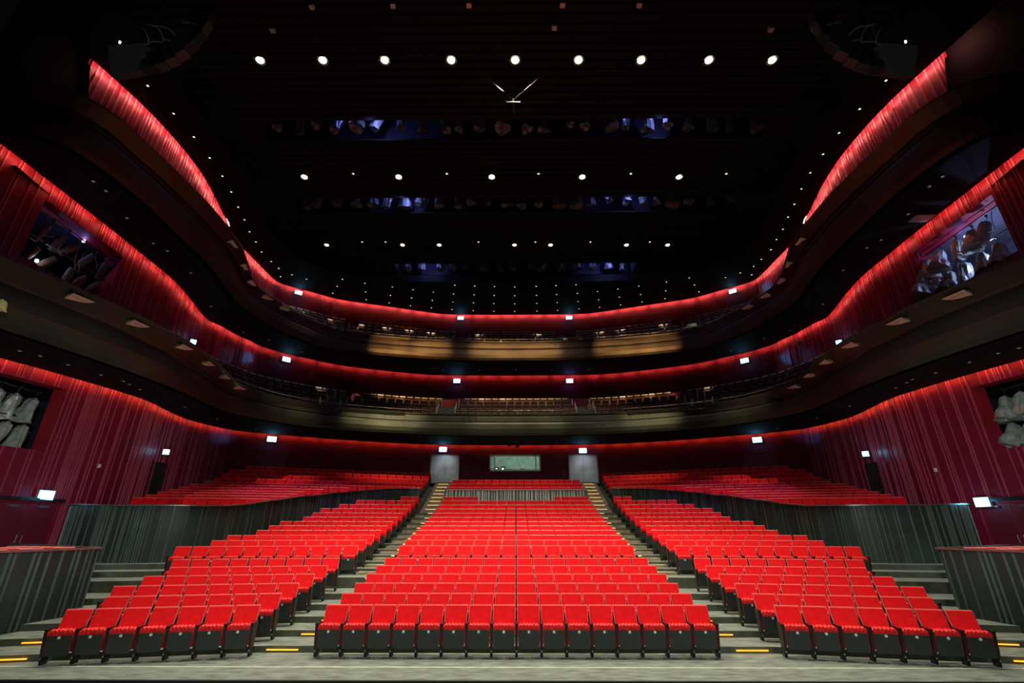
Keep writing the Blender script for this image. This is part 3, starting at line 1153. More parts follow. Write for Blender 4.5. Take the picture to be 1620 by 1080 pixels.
low = MB()                                                       # the same seat with fewer faces for the far rows
low.hexa([(-0.25, 0.17, 0.42), (0.25, 0.17, 0.42), (0.25, 0.24, 0.42), (-0.25, 0.24, 0.42), (-0.255, 0.375, 0.95), (0.255, 0.375, 0.95), (0.255, 0.43, 0.95), (-0.255, 0.43, 0.95)], 0)
low.hexa([(-0.255, 0.36, 0.95), (0.255, 0.36, 0.95), (0.255, 0.44, 0.95), (-0.255, 0.44, 0.95), (-0.25, 0.375, 0.972), (0.25, 0.375, 0.972), (0.25, 0.43, 0.972), (-0.25, 0.43, 0.972)], 1)
low.hexa([(-0.235, 0.0, 0.54), (0.235, 0.0, 0.54), (0.235, 0.15, 0.54), (-0.235, 0.15, 0.54), (-0.23, 0.0, 0.65), (0.23, 0.0, 0.65), (0.23, 0.14, 0.65), (-0.23, 0.14, 0.65)], 0)
low.hexa([(-0.23, 0.02, 0.19), (0.23, 0.02, 0.19), (0.23, 0.15, 0.19), (-0.23, 0.15, 0.19), (-0.235, -0.02, 0.54), (0.235, -0.02, 0.54), (0.235, 0.15, 0.54), (-0.235, 0.15, 0.54)], 2)
low.hexa([(-0.295, 0.10, 0), (-0.255, 0.10, 0), (-0.255, 0.27, 0), (-0.295, 0.27, 0), (-0.295, -0.03, 0.65), (-0.255, -0.03, 0.65), (-0.255, 0.32, 0.66), (-0.295, 0.32, 0.66)], 2)
low.hexa([(-0.25, 0.245, 0.36), (0.25, 0.245, 0.36), (0.25, 0.28, 0.36), (-0.25, 0.28, 0.36), (-0.25, 0.435, 0.93), (0.25, 0.435, 0.93), (0.25, 0.465, 0.93), (-0.25, 0.465, 0.93)], 2)

protoA, protoB = make_seat(False), make_seat(True)
usedA = usedB = False
rest = MB()
vents = []
seat_count = 0
blocks = {-1: 'left block', 0: 'centre block', 1: 'right block'}
ANG = math.atan(SLOPE)
for k in range(18):
    for blk in (-1, 0, 1):
        spots = []
        if blk == 0:
            n = 16
            for i in range(n):
                if k == 17 and 4 <= i < 12:
                    continue
                spots.append(((i - 7.5) * PC, D[k] - 0.38, 0.0))
        else:
            n = NS[k]
            for i in range(n):
                u = (i + 0.5) * PS
                x = XIN + u * math.cos(ANG)
                y = D[k] - 0.38 - u * math.sin(ANG)
                spots.append((blk * x, y, -blk * ANG))
            spots.sort()
        row = '%s row' % (ORD[k] if k else 'front')
        for i, (x, y, rz) in enumerate(spots):
            individual = k <= 7 or (k == 8 and (blk == 0 or len(spots) - 1 - i < 9 if blk < 0 else i < 9))
            if individual:
                last = (i == len(spots) - 1)
                if last:
                    r = protoB if not usedB else dup(protoB, (0, 0, 0))
                    usedB = True
                else:
                    r = protoA if not usedA else dup(protoA, (0, 0, 0))
                    usedA = True
                r.location = (x, y, FZ[k])
                r.rotation_euler = (0, 0, rz)
                if k == 8 and blk != 0:
                    e = ('rightmost' if i == len(spots) - 1 else nth(len(spots) - 1 - i) + ' from its right end') if blk < 0 else ('leftmost' if i == 0 else nth(i) + ' from its left end')
                else:
                    e = from_ends(i, len(spots))
                tag(r, "red folding seat in the %s's %s, %s" % (blocks[blk], row, e), 'theatre seat', 'red theatre seats of the %s' % blocks[blk])
                seat_count += 1
                if k == 0:
                    vents.append((x, y, rz, blk, i, len(spots)))
            else:
                rest.add(low, Matrix.Translation((x, y, FZ[k])) @ Matrix.Rotation(rz, 4, 'Z'))
print('individual seats', seat_count)
# raised side rows, rear rows
for sx in (-1, 1):
    for k in range(12, 23):
        x = 17.7
        lim = (pw_x(D[k] - 1.2) + 0.55) if k < 18 else XIN + 0.35
        while x > lim:
            y = D[k] - 0.38 + bendr(x, k)
            yr = [p.y for p in W0 if abs(p.x + x) < 0.35 and p.y > 28]
            if not yr or y < min(yr) - 0.75:
                rest.add(low, Matrix.Translation((sx * x, y, RZ[k])) @ Matrix.Rotation(-sx * math.atan(SLOPE + 0.02 * (k - 12)), 4, 'Z'))
            x -= 0.54
for k in (18, 19, 20):
    for i in range(16):
        rest.add(low, Matrix.Translation(((i - 7.5) * PC, D[k] - 0.38, RZ[k])))
for sx in (-1, 1):
    for r_ in range(3):
        for i in range(5):
            rest.add(low, Matrix.Translation((sx * (13.2 + i * 0.6), 12.6 + r_ * 1.0 + i * 0.25, 1.16)) @ Matrix.Rotation(sx * -0.35, 4, 'Z'))
ro = rest.obj('theatre_seat_rows', [M['seat_red'], M['piping'], M['black_panel']], fix=False)
tag(ro, 'many rows of red folding seats filling the rear stalls and raised sides', 'theatre seats', kind='stuff')

# floor air outlets under the first row
v = MB()
for (r0, r1) in ((0.085, 0.115), (0.03, 0.045)):
    seg = 20
    n0 = len(v.v)
    for r_ in (r0, r1):
        for z in (0.001, 0.006):
            v.v += [(math.cos(2 * PI * j / seg) * r_, math.sin(2 * PI * j / seg) * r_, z) for j in range(seg)]
    for j in range(seg):
        q = (j + 1) % seg
        v.f += [(n0 + seg + j, n0 + seg + q, n0 + 3 * seg + q, n0 + 3 * seg + j), (n0 + j, n0 + q, n0 + seg + q, n0 + seg + j), (n0 + 2 * seg + j, n0 + 3 * seg + j, n0 + 3 * seg + q, n0 + 2 * seg + q)]
        v.m += [0, 0, 0]
vent_me = v.mesh('floor_air_outlet', M['vent_ring'], fix=False)
for (x, y, rz, blk, i, n) in vents:
    o = bpy.data.objects.new('floor_air_outlet', vent_me)
    COL.objects.link(o)
    f = Vector((math.sin(rz), -math.cos(rz)))
    o.location = (x - f.x * 0.02, y - f.y * 0.02, 0)
    tag(o, "pale floor ring under the %s's front row, %s" % (blocks[blk], from_ends(i, n).replace(' from its', ' from')), 'air outlet', 'floor air outlets under the first row')

# ------------------------------------------------------------------ step lights
sl = MB()
sl.box(-0.36, 0.36, -0.03, 0.0, 0.045, 0.068, 0)
step_me = sl.mesh('step_light', M['step_glow'])
sl = MB()
sl.box(-0.36, 0.36, -0.02, 0.0, -0.045, -0.006, 0)
step_soft = sl.mesh('step_light', M['step_glow_soft'])
for sx in (-1, 1):
    for k in range(17):
        y = start_y(k + 1)
        off = (0.0, -0.35, -0.45, -0.5)[min(k, 3)]
        x = sx * (5.35 + off)
        o = bpy.data.objects.new('step_light', step_me if k < 5 else step_soft)
        COL.objects.link(o)
        o.location = (x, y - 0.002, FZ[k] if k < 5 else FZ[k + 1])
        tag(o, 'amber step light strip in the %s aisle, on the %s step from the front' % (side_word[sx], nth(k)), 'step light', 'amber step lights of the stalls')
    for k in range(2):
        o = bpy.data.objects.new('step_light', step_me)
        COL.objects.link(o)
        x = 10.75 + 0.25 * k
        o.location = (sx * x, start_y(k + 1) + bend(x) - 0.01, FZ[k])
        o.rotation_euler = (0, 0, -sx * ANG)
        tag(o, 'amber step light strip beside the %s block, on the %s step by the box parapet' % (side_word[sx], nth(k)), 'step light', 'amber step lights of the stalls')
    n = 17
    for i in range(1, n, 2):
        zz = FZ[17] + (5.86 - FZ[17]) * (i + 1) / n
        yy = 30.3 + (35.9 - 30.3) * i / n
        o = bpy.data.objects.new('step_light', step_soft)
        COL.objects.link(o)
        o.location = (sx * 5.25, yy - 0.002, zz)
        tag(o, 'soft amber strip on the rear %s aisle stair, %s above the parapet' % (side_word[sx], nth(i // 2)), 'step light', 'amber step lights of the stalls')


# ------------------------------------------------------------------ exit signs
es = MB()
es.box(-0.31, 0.31, 0.0, 0.09, -0.20, 0.20)
es_house = es.mesh('housing', M['grey_frame'], bevel=0.012, segs=1)
es = MB()
es.box(-0.28, 0.28, -0.02, -0.002, -0.17, 0.17)
es_face = es.mesh('lit_face', M['exit_face'], bevel=0.006, segs=1)
es_face_v = es.mesh('lit_face', M['exit_face_violet'], bevel=0.006, segs=1)


def exit_sign(p, n, lab, violet=False, s=1.0):
    """p: centre on the wall, n: the way it faces (plan)"""
    n = Vector(n).normalized()
    r = empty('exit_sign', (p[0] + n.x * 0.14, p[1] + n.y * 0.14, p[2]), math.atan2(n.y, n.x) + PI / 2)
    r.scale = (s, 1, 0.5 * (s + 1))
    for nm, me in (('housing', es_house), ('lit_face', es_face_v if violet else es_face)):
        o = bpy.data.objects.new(nm, me)
        COL.objects.link(o)
        o.parent = r
    tag(r, lab, 'exit sign', 'glowing exit signs')
    lamp('POINT', 'exit_sign_light', (p[0] + n.x * 0.5, p[1] + n.y * 0.5, p[2]), 9, (0.30, 0.35, 1.0) if violet else (0.16, 0.55, 1.0), 0.03)
    return r


def wall_hit(line, px, py, off=0.0):
    """where a picture direction meets a wall standing on a plan curve"""
    r = ray(px, py)
    best, bp = 1e9, None
    for a, b in zip(line, line[1:]):
        if a.x * r[0] < 0 and abs(r[0]) > 0.05:
            continue
        ca = a.x * r[1] - a.y * r[0]
        cb = b.x * r[1] - b.y * r[0]
        if ca * cb <= 0 and (a.y > 5):
            t = ca / (ca - cb) if ca != cb else 0
            p = a.lerp(b, t)
            if p.length < best:
                best = p.length
                d = (b - a).normalized()
                bp = (p, Vector((d.y, -d.x)))
    p, nrm = bp
    if nrm.dot(Vector((0, 18)) - p) < 0:
        nrm = -nrm
    t = p.y / r[1]
    return Vector((p.x, p.y, CAM_Z + r[2] * t)), nrm


LW = {0: offset(W0, 0.20), 1: offset(W1, 0.20), 2: offset(W2, 0.20)}
for (px, py, lv, lab) in ((69, 783, 0, 'glowing exit sign above the left side door, on the stalls wall'), (1558, 794, 0, 'glowing exit sign above the right side door, on the stalls wall'),
                          (256, 715, 0, 'small glowing exit sign high on the left stalls wall, over a narrow door'), (1376, 718, 0, 'small glowing exit sign high on the right stalls wall, over a narrow door'),
                          (430, 694, 0, 'glowing exit sign in the left rear corner of the stalls'), (1198, 696, 0, 'glowing exit sign in the right rear corner of the stalls'),
                          (701, 711, 0, 'glowing exit sign above the left grey double door'), (922, 713, 0, 'glowing exit sign above the right grey double door'),
                          (299, 541, 1, 'small glowing exit sign on the left first balcony side wall'), (1334, 542, 1, 'small glowing exit sign on the right first balcony side wall'),
                          (452, 569, 1, 'glowing exit sign in the left rear corner of the first balcony'), (1179, 571, 1, 'glowing exit sign in the right rear corner of the first balcony'),
                          (723, 603, 1, 'glowing exit sign left of centre on the first balcony rear wall'), (901, 603, 1, 'violet white exit sign right of centre on the first balcony rear wall'),
                          (473, 457, 2, 'glowing exit sign in the left rear corner of the second balcony'), (1159, 458, 2, 'glowing exit sign in the right rear corner of the second balcony'),
                          (729, 500, 2, 'glowing exit sign left of centre on the second balcony rear wall'), (900, 500, 2, 'glowing exit sign right of centre on the second balcony rear wall')):
    p, n = wall_hit(LW[lv], px, py)
    if p.z > (Z0, Z1, Z2)[lv] - 0.32:
        p.z = (Z0, Z1, Z2)[lv] - 0.32
    small = lab.startswith('small')
    face = n if not small else (n + Vector((0, -1.3)))
    if small:
        p = p + Vector((n.x, n.y, 0)) * 0.20
    exit_sign(p, face, lab, 'violet' in lab, 0.52 if small else 1.0)


# ------------------------------------------------------------------ doors
def door(name, p, n, w, z0, z1, mats, lab, leaves=2, header=False):
    """mats: leaf, frame, handle"""
    n = Vector(n).normalized()
    r = empty(name, (p[0] + n.x * 0.10, p[1] + n.y * 0.10, z0), math.atan2(n.y, n.x) + PI / 2)
    h = z1 - z0
    mb = MB()
    t = 0.07
    mb.box(-w / 2, -w / 2 + t, -0.03, 0.09, 0, h)
    mb.box(w / 2 - t, w / 2, -0.03, 0.09, 0, h)
    mb.box(-w / 2, w / 2, -0.03, 0.09, h - t, h)
    mb.obj('door_frame', mats[1], r)
    lw = (w - 2 * t) / leaves
    for i in range(leaves):
        x0 = -w / 2 + t + i * lw
        mb = MB()
        mb.box(x0 + 0.008, x0 + lw - 0.008, 0.0, 0.05, 0.01, h - t - 0.01)
        lf = mb.obj('door_leaf', mats[0], r, bevel=0.004, segs=1)
        hx = x0 + (lw - 0.10 if i == 0 else 0.10)
        mb = MB()
        mb.tube([(hx, -0.06, 1.0), (hx, -0.06, 1.28)], 0.018, 6)
        mb.tube([(hx, -0.06, 1.02), (hx, 0.0, 1.02)], 0.014, 6)
        mb.tube([(hx, -0.06, 1.26), (hx, 0.0, 1.26)], 0.014, 6)
        mb.obj('handle', mats[2], lf)
        if header:
            mb = MB()
            mb.box(x0 + lw * 0.30, x0 + lw * 0.62, -0.07, 0.0, h - t - 0.16, h - t - 0.08)
            mb.obj('door_closer', M['cap_metal'], lf)
    if header:
        mb = MB()
        mb.box(-w / 2 - 0.06, w / 2 + 0.06, -0.14, 0.09, h, h + 0.14)
        mb.obj('header', M['frame_black'], r)
    structure(r, lab)
    return r


DG = (M['grey_door'], M['grey_frame'], M['rail'])
DR = (M['door_red'], M['jamb_red'], M['cap_metal'])
for nme, (pa, pb), lab in (('door_1', (681, 727), 'left grey double door in the stalls rear wall'), ('door_2', (899, 946), 'right grey double door in the stalls rear wall')):
    p0, _ = wall_hit(LW[0], pa, 742)
    p1, n = wall_hit(LW[0], pb, 742)
    c = (p0 + p1) / 2
    door(nme, (c.x, min(p0.y, p1.y)), (0, -1), (p1 - p0).length, 5.86, CAM_Z + 5.36, DG, lab)
    lamp('SPOT', 'added_door_spot', (c.x, c.y - 2.0, Z0 - 0.05), 80, (0.9, 1.0, 0.98), 0.05, (c.x, c.y, 6.6), 66, 1.0)  # added spot, no fixture, to brighten the door
for sx, nme in ((-1, 'door_3'), (1, 'door_4')):
    q = [p for p in LW[0] if p.x * sx > 0 and p.y < 25]
    a = min(q, key=lambda p: abs(p.y - 18.3))
    b = min(q, key=lambda p: abs(p.y - 20.6))
    n = Vector((-sx, -0.12))
    door(nme, ((a.x + b.x) / 2 + 0.05 * sx, (a.y + b.y) / 2), n, 2.35, 1.15, 3.66, DR, 'dark red double side door on the %s, beside the front box' % side_word[sx], header=True)
for px, nme, lab in ((249, 'door_5', 'narrow dark door in the left stalls wall'), (1384, 'door_6', 'narrow dark door in the right stalls wall')):
    p, n = wall_hit(LW[0], px, 750)
    door(nme, (p.x, p.y), n, 1.0, 3.3, CAM_Z + 3.45, (M['parapet_dark'], M['frame_black'], M['rail']), lab, leaves=1)
for px, nme, lab in ((430, 'door_7', 'dark red door in the left rear corner of the stalls'), (1202, 'door_8', 'dark red door in the right rear corner of the stalls')):
    p, n = wall_hit(LW[0], px, 725)
    door(nme, (p.x, p.y), n, 1.9, 5.5, CAM_Z + 4.95, DR, lab, leaves=2)

# ------------------------------------------------------------------ control booth window
yb = 36.82
wz0, wz1, wx0, wx1 = 6.80, 7.98, -2.02, 1.90
win = empty('window_1', (0, yb - 0.12, 0))
structure(win, 'control booth window with a pale grey frame in the stalls rear wall')
mb = MB()
for b_ in ((wx0, wx1, wz1 - 0.09, wz1 + 0.03), (wx0, wx1, wz0 - 0.03, wz0 + 0.09), (wx0, wx0 + 0.10, wz0, wz1), (wx1 - 0.10, wx1, wz0, wz1), (wx0 + 0.34, wx0 + 0.42, wz0, wz1), (wx1 - 0.42, wx1 - 0.34, wz0, wz1)):
    mb.box(b_[0], b_[1], -0.05, 0.12, b_[2], b_[3])
mb.obj('window_frame', M['steel_pale'], win)
mb = MB()
mb.quad((wx0, 0.05, wz0), (wx1, 0.05, wz0), (wx1, 0.05, wz1), (wx0, 0.05, wz1))
mb.obj('pane', M['glass'], win, fix=False)
mb = MB()
mb.grid([[(-2.6, 37.0, 5.9), (-2.6, 40.0, 5.9), (2.5, 40.0, 5.9), (2.5, 37.0, 5.9)], [(-2.6, 37.0, 8.5), (-2.6, 40.0, 8.5), (2.5, 40.0, 8.5), (2.5, 37.0, 8.5)]])
mb.quad((-2.6, 37, 8.5), (2.5, 37, 8.5), (2.5, 40, 8.5), (-2.6, 40, 8.5))
mb.quad((-2.6, 37, 5.9), (2.5, 37, 5.9), (2.5, 40, 5.9), (-2.6, 40, 5.9))
structure(mb.obj('wall_booth', M['room_wall'], fix=False), 'grey green walls of the control booth behind the window')
lamp('POINT', 'added_booth_lamp', (0.3, 38.0, 8.42), 170, (0.80, 1.0, 0.88), 0.03)  # added lamp; with the greenish walls it stands for stage reflected in glass
rnd = random.Random(9)
for i in range(7):
    x = -1.5 + i * 0.5
    mb = MB()
    hh = rnd.uniform(0.25, 0.75)
    mb.box(-0.19, 0.19, -0.15, 0.15, 0, hh)
    mb.box(-0.15, 0.15, -0.165, -0.152, hh * 0.25, hh * 0.85, 1)
    for q in range(3):
        lx, lz = rnd.uniform(-0.13, 0.13), rnd.uniform(0.3, 0.8) * hh
        mb.box(lx - 0.025, lx + 0.025, -0.175, -0.166, lz - 0.02, lz + 0.02, 2)  # case and glowing dots added for speckles reflected in the pane
    o = mb.obj('added_case', [M['can_black'], M['white_small'] if i % 2 else M['room_wall'], M['white_lamp']])
    o.location = (x, 38.0 + rnd.uniform(-0.2, 0.2), 6.7)
    tag(o, 'added equipment case on the booth desk behind the window, %s' % from_ends(i, 7), 'equipment case', 'cases on the booth desk')
mb = MB()
mb.box(-2.1, 2.0, 37.6, 38.5, 6.62, 6.70)
mb.box(-2.05, -1.95, 37.7, 38.4, 5.9, 6.62)
mb.box(1.85, 1.95, 37.7, 38.4, 5.9, 6.62)
tag(mb.obj('control_desk', M['can_black']), 'long dark desk in the control booth behind the window', 'desk')
# small projectors under the soffit in front of the booth window
for i, (px, py) in enumerate(((806, 703), (819, 704))):
    p = at_y(px, py, 35.6)
    mb = MB()
    mb.box(-0.12, 0.12, -0.2, 0.2, -0.12, 0.10)
    mb.tube([(0, 0, 0.1), (0, 0, Z0 - p.z)], 0.02, 5)
    mb.disc((0, -0.21, 0), 0.07, (0, -1, 0))
    o = mb.obj('ceiling_camera', M['can_black'])
    o.location = p
    tag(o, 'small black camera hanging in front of the booth window, %s one' % ('left', 'right')[i], 'camera')

# small white boxes on the side walls
for (px, py, lv, lab) in ((157, 737, 0, 'small white box on the left stalls wall'), (1480, 743, 0, 'small white box on the right stalls wall'),
                          (227, 506, 1, 'small white box above the left side ledge of the first balcony'), (1412, 511, 1, 'small white box above the right side ledge of the first balcony')):
    p, n = wall_hit(LW[lv], px, py)
    mb = MB()
    mb.box(-0.055, 0.055, -0.05, 0.08, -0.085, 0.085)
    o = mb.obj('wall_box', M['white_small'], bevel=0.01, segs=1)
    o.location = (p.x, p.y, p.z)
    o.rotation_euler = (0, 0, math.atan2(n.y, n.x) + PI / 2)
    tag(o, lab, 'wall box', 'small white wall boxes')


# ------------------------------------------------------------------ bagged spotlights
def bag_mesh(seed, flare=1.0):
    rnd = random.Random(seed)
    mb = MB()
    seg = 18
    prof = [(0.0, 0.0, 0.03), (-0.04, 0.0, 0.07), (-0.10, 0.0, 0.17), (-0.25, 0.02, 0.21), (-0.45, 0.04, 0.22), (-0.65, 0.07, 0.23 * flare), (-0.82, 0.09, 0.25 * flare), (-0.95, 0.10, 0.28 * flare), (-0.93, 0.10, 0.18), (-0.90, 0.10, 0.01)]
    ph = [rnd.uniform(0, 6.28) for _ in range(4)]
    rows = []
    for i, (z, y, r) in enumerate(prof):
        row = []
        for j in range(seg + 1):
            a = 2 * PI * j / seg
            w = 1 + 0.10 * math.sin(3 * a + ph[0] + i * 0.4) + 0.08 * math.sin(5 * a + ph[1] - i * 0.7) + 0.06 * math.sin(8 * a + ph[2] + i)
            row.append((math.cos(a) * r * w, y + math.sin(a) * r * w * 0.9, z + 0.05 * math.sin(2 * a + ph[3]) * (i / 8)))
        rows.append(row)
    mb.grid(rows)
    return mb.mesh('plastic_bag', M['bag'], smooth=False)


bags = [bag_mesh(s, f) for s, f in ((1, 1.0), (2, 1.25), (3, 0.85), (4, 1.5))]
bags_dimmed = []
for b_ in bags:
    c_ = b_.copy()
    c_.materials.clear()
    c_.materials.append(M['bag_dimmed'])
    bags_dimmed.append(c_)
mb = MB()
mb.tube([(0, 0, 0.22), (0.04, 0, 0.16), (0.04, 0, 0.08), (0, 0, 0.0)], 0.016, 5)
mb.box(-0.04, 0.04, -0.03, 0.03, 0.18, 0.27)
clamp_me = mb.mesh('hook_clamp', M['can_black'])
mb = MB()
mb.tube([(0, 0.0, -0.06), (0, 0.03, -0.35), (0, 0.08, -0.84)], [0.10, 0.14, 0.13], 12)
barrel_me = mb.mesh('barrel', M['can_black'])
barrel_br = mb.mesh('barrel', M['can_brown'])


def spot_lamp(loc, rot, bag, lab, grp, s=1.0, brown=False):
    r = empty('spotlight')
    r.location = loc
    r.rotation_euler = rot
    r.scale = (s, s, s)
    pts = [('hook_clamp', clamp_me), ('barrel', barrel_br if brown else barrel_me)]
    if bag is not None:
        pts.append(('plastic_bag', bags[bag]))
    for nm, me in pts:
        o = bpy.data.objects.new(nm, me)
        COL.objects.link(o)
        o.parent = r
    tag(r, lab, 'spotlight', grp)
    return r


rnd = random.Random(21)
for lv, sx in ((0, -1), (0, 1), (1, -1), (1, 1)):
    y0, y1, z0, z1 = OPEN[lv]
    q = [p for p in LW[lv] if p.x * sx > 0 and p.y < 25]
    xa = abs(min(q, key=lambda p: abs(p.y - y0)).x) + 0.02
    xb = abs(min(q, key=lambda p: abs(p.y - y1)).x) + 0.06
    dj = 0.6 if lv == 0 else 0.85
    mb = MB()
    mb.quad((sx * xb, y1, z0), (sx * (xb + dj), y1 + 0.05, z0), (sx * (xb + dj), y1 + 0.05, z1), (sx * xb, y1, z1), 0)
    mb.quad((sx * xa, y0, z0), (sx * (xa + dj), y0, z0), (sx * (xb + dj), y1, z0), (sx * xb, y1, z0), 0)
    mb.quad((sx * xa, y0, z1), (sx * (xa + dj), y0, z1), (sx * (xb + dj), y1, z1), (sx * xb, y1, z1), 0)
    X0, X1, Y0, Y1 = xb + dj, xb + 4.0, y0 - 1.5, y1 + 3.0
    mb.grid([[(sx * (xa + dj - 0.4), Y0, z0 - 0.6), (sx * X1, Y0, z0 - 0.6), (sx * X1, Y1, z0 - 0.6), (sx * X0, Y1, z0 - 0.6)],
             [(sx * (xa + dj - 0.4), Y0, z1 + 0.3), (sx * X1, Y0, z1 + 0.3), (sx * X1, Y1, z1 + 0.3), (sx * X0, Y1, z1 + 0.3)]], 1)
    mb.quad((sx * (xa - .2), Y0, z0 - 0.6), (sx * X1, Y0, z0 - 0.6), (sx * X1, Y1, z0 - 0.6), (sx * X0, Y1, z0 - 0.6), 1)
    mb.quad((sx * (xa - .2), Y0, z1 + 0.3), (sx * X1, Y0, z1 + 0.3), (sx * X1, Y1, z1 + 0.3), (sx * X0, Y1, z1 + 0.3), 1)
    mb.quad((sx * X0, y1 + .05, z0 - 0.6), (sx * X0, Y1, z0 - 0.6), (sx * X0, Y1, z1 + 0.3), (sx * X0, y1 + .05, z1 + 0.3), 1)
    place = '%s %s opening' % (side_word[sx], ('stalls', 'first balcony')[lv])
    structure(mb.obj('trim_lamp_opening', [M['jamb_red'], M['alcove_lit'] if (lv == 1 and sx > 0) else M['slot_dark']], fix=False), 'red reveal and dark lining of the %s' % place)
    xm = (xa + xb) / 2 + 0.45
    zm = z0 + (z1 - z0) * 0.50
    # the pipes the lamps hang from
    for nm, z in (('upper', z1 - 0.18), ('lower', zm)):
        mb = MB()
        mb.tube([(sx * (xm - 0.05), y0 - 0.8, z), (sx * (xm + 0.1), y1 + 0.2, z)], 0.03, 6)
        tag(mb.obj('lamp_pipe', M['cap_metal'], smooth=True), '%s steel lamp pipe across the %s' % (nm, place), 'pipe', 'lamp pipes in the wall openings')
    cover = not (lv == 1 and sx < 0)
    nn = 5
    for row in (0, 1):
        for i in range(nn):
            y = y1 - 0.22 - i * 0.70 - rnd.uniform(-0.05, 0.05)
            z = (z1 - 0.42) if row == 0 else zm - 0.24
            rot = (rnd.uniform(-0.15, 0.15) + 0.0, sx * rnd.uniform(0.05, 0.35), -sx * PI / 2 + PI / 2 + rnd.uniform(-0.5, 0.5))
            if not cover:
                rot = (rnd.uniform(0.3, 0.7), rnd.uniform(-0.2, 0.2), PI / 2 + rnd.uniform(-0.4, 0.4))
            spot_lamp((sx * (xm + 0.03), y, z), rot, rnd.choice((0, 1, 2, 3)) if cover else None,
                      '%s spotlight in the %s, %s row, %s from the rear' % ('plastic-bagged' if cover else 'bare brown', place, ('upper', 'lower')[row], nth(i) if i else 'nearest'),
                      'spotlights in the wall openings', 1.12 if lv == 0 else 1.0, brown=not cover)
    if lv == 1 and sx > 0:
        spot_lamp((17.5, 17.75, 12.75), (0, 0.25, 0), 3, 'widest bagged spotlight, hanging at the lower rear corner outside the right first balcony opening', 'spotlights in the wall openings', 1.0)
    if lv == 1:
        for i, (yy, zz) in enumerate(((15.6, z0 + 0.5), (17.0, z1 - 0.1))):
            mb = MB()
            mb.tube([(0, 0, -0.05), (0, 0, 0.05)], 0.05, 10)
            o = mb.obj('work_lamp', M['white_lamp'] if i == 0 else M['blue_lamp'])
            o.location = (sx * (xm + (0.75 if sx > 0 else 0.2)), yy, zz)
            tag(o, '%s small work lamp glowing inside the %s' % (('white', 'blue')[i], place), 'work lamp', 'work lamps in the wall openings')
        lamp('POINT', 'work_lamp_light', (sx * (xm + 0.75), 15.9, z0 + 0.9), 170 if sx > 0 else 14, (0.42, 0.50, 1.0), 0.05)
        lamp('POINT', 'work_lamp_light', (sx * (xm + 0.9), 17.2, z1 - 0.45), 12 if sx > 0 else 6, (0.25, 0.25, 1.0), 0.1)
        # a few loose cables
        for i in range(4):
            mb = MB()
            pts = []
            yb_ = 15.0 + i * 0.8
            for t in range(9):
                u = t / 8
                pts.append((sx * (xm - 0.1 + 0.1 * math.sin(u * 7 + i)), yb_ + 0.5 * u + 0.12 * math.sin(u * 9 + i), z1 - 0.3 - 1.1 * math.sin(u * PI) * (0.5 + 0.3 * (i % 3)) - 0.4 * u))
            mb.tube(pts, 0.014, 5)
            tag(mb.obj('lamp_cable', M['cable'], smooth=True), 'grey cable looping inside the %s, %s from the stage' % (place, nth(i)), 'cable', 'cables in the wall openings')
# the little yellow green wrapped lamp hanging at the left picture edge
p = at_x(2, 481, -15.1)
mb = MB()
mb.add(MB(), Matrix.Identity(4))
o = bpy.data.objects.new('wrapped_lamp', bags[2].copy())
o.data.materials.clear()
M['bag_yellow'] = mat('yellow green wrapping', (0.55, 0.58, 0.20), 0.4, var=0.4, scale=9, bump=0.8, bscale=8)
o.data.materials.append(M['bag_yellow'])
COL.objects.link(o)
o.location = (p.x, p.y, p.z + 0.15)
o.scale = (0.45, 0.6, 0.35)
tag(o, 'small yellow green wrapped lamp on the left side front of the first balcony', 'wrapped lamp')

# lighting bridges: rows of bagged lamps and blue work lamps
bcount = 0
for k, (a, b, w) in enumerate(SLOTS):
    n = (24, 26, 15)[k]
    yy = b - 0.5
    mb = MB()
    mb.tube([(-w + 0.1, yy, ZC + 1.55), (w - 0.1, yy, ZC + 1.55)], 0.03, 6)
    tag(mb.obj('lamp_pipe', M['can_black'], smooth=True), 'black lamp pipe along the %s ceiling bridge' % bridge_names[k], 'pipe', 'lamp pipes of the ceiling bridges')
    for i in range(n):
        x = -w + 0.7 + (2 * w - 1.4) * i / (n - 1) + rnd.uniform(-0.08, 0.08)
        me = bags_dimmed[rnd.choice((0, 1, 2, 3))]
        o = bpy.data.objects.new('bagged_lamp', me)
        COL.objects.link(o)
        o.location = (x, yy + rnd.uniform(-0.05, 0.05), ZC + 1.50)
        o.rotation_euler = (rnd.uniform(-0.2, 0.3), rnd.uniform(-0.25, 0.25), rnd.uniform(-1, 1))
        sc_ = rnd.uniform(0.95, 1.2)
        o.scale = (sc_, sc_, sc_ * 1.15)
        tag(o, 'plastic-bagged lamp in the %s ceiling bridge, %s' % (bridge_names[k], from_ends(i, n)), 'bagged lamp', 'bagged lamps of the %s ceiling bridge' % bridge_names[k])
    for i, px in enumerate(((590, 1038), (640, 992), (672, 958))[k]):
        ymid = (a + b) / 2
        r = ray(px, (205, 322, 430)[k])
        x = r[0] / r[1] * ymid
        mb = MB()
        mb.tube([(0, 0, -0.05), (0, 0, 0.05)], 0.06, 8)
        o = mb.obj('work_lamp', M['blue_lamp'])
        o.location = (x, ymid + 0.1, ZC + 1.0)
        tag(o, 'blue work lamp in the %s half of the %s ceiling bridge' % (('left', 'right')[i], bridge_names[k]), 'work lamp', 'blue work lamps of the ceiling bridges')
        lamp('POINT', 'work_lamp_light', (x + 0.3, ymid - 0.15, ZC + 0.45), 85, (0.26, 0.30, 1.0), 0.05)
        lamp('POINT', 'work_lamp_light', (x, a + 0.06, ZC - 0.13), 5, (0.22, 0.22, 1.0), 0.02)
        lamp('POINT', 'work_lamp_light', (x - 1.6, ymid + 0.1, ZC + 0.9), 8, (0.20, 0.22, 1.0), 0.1)

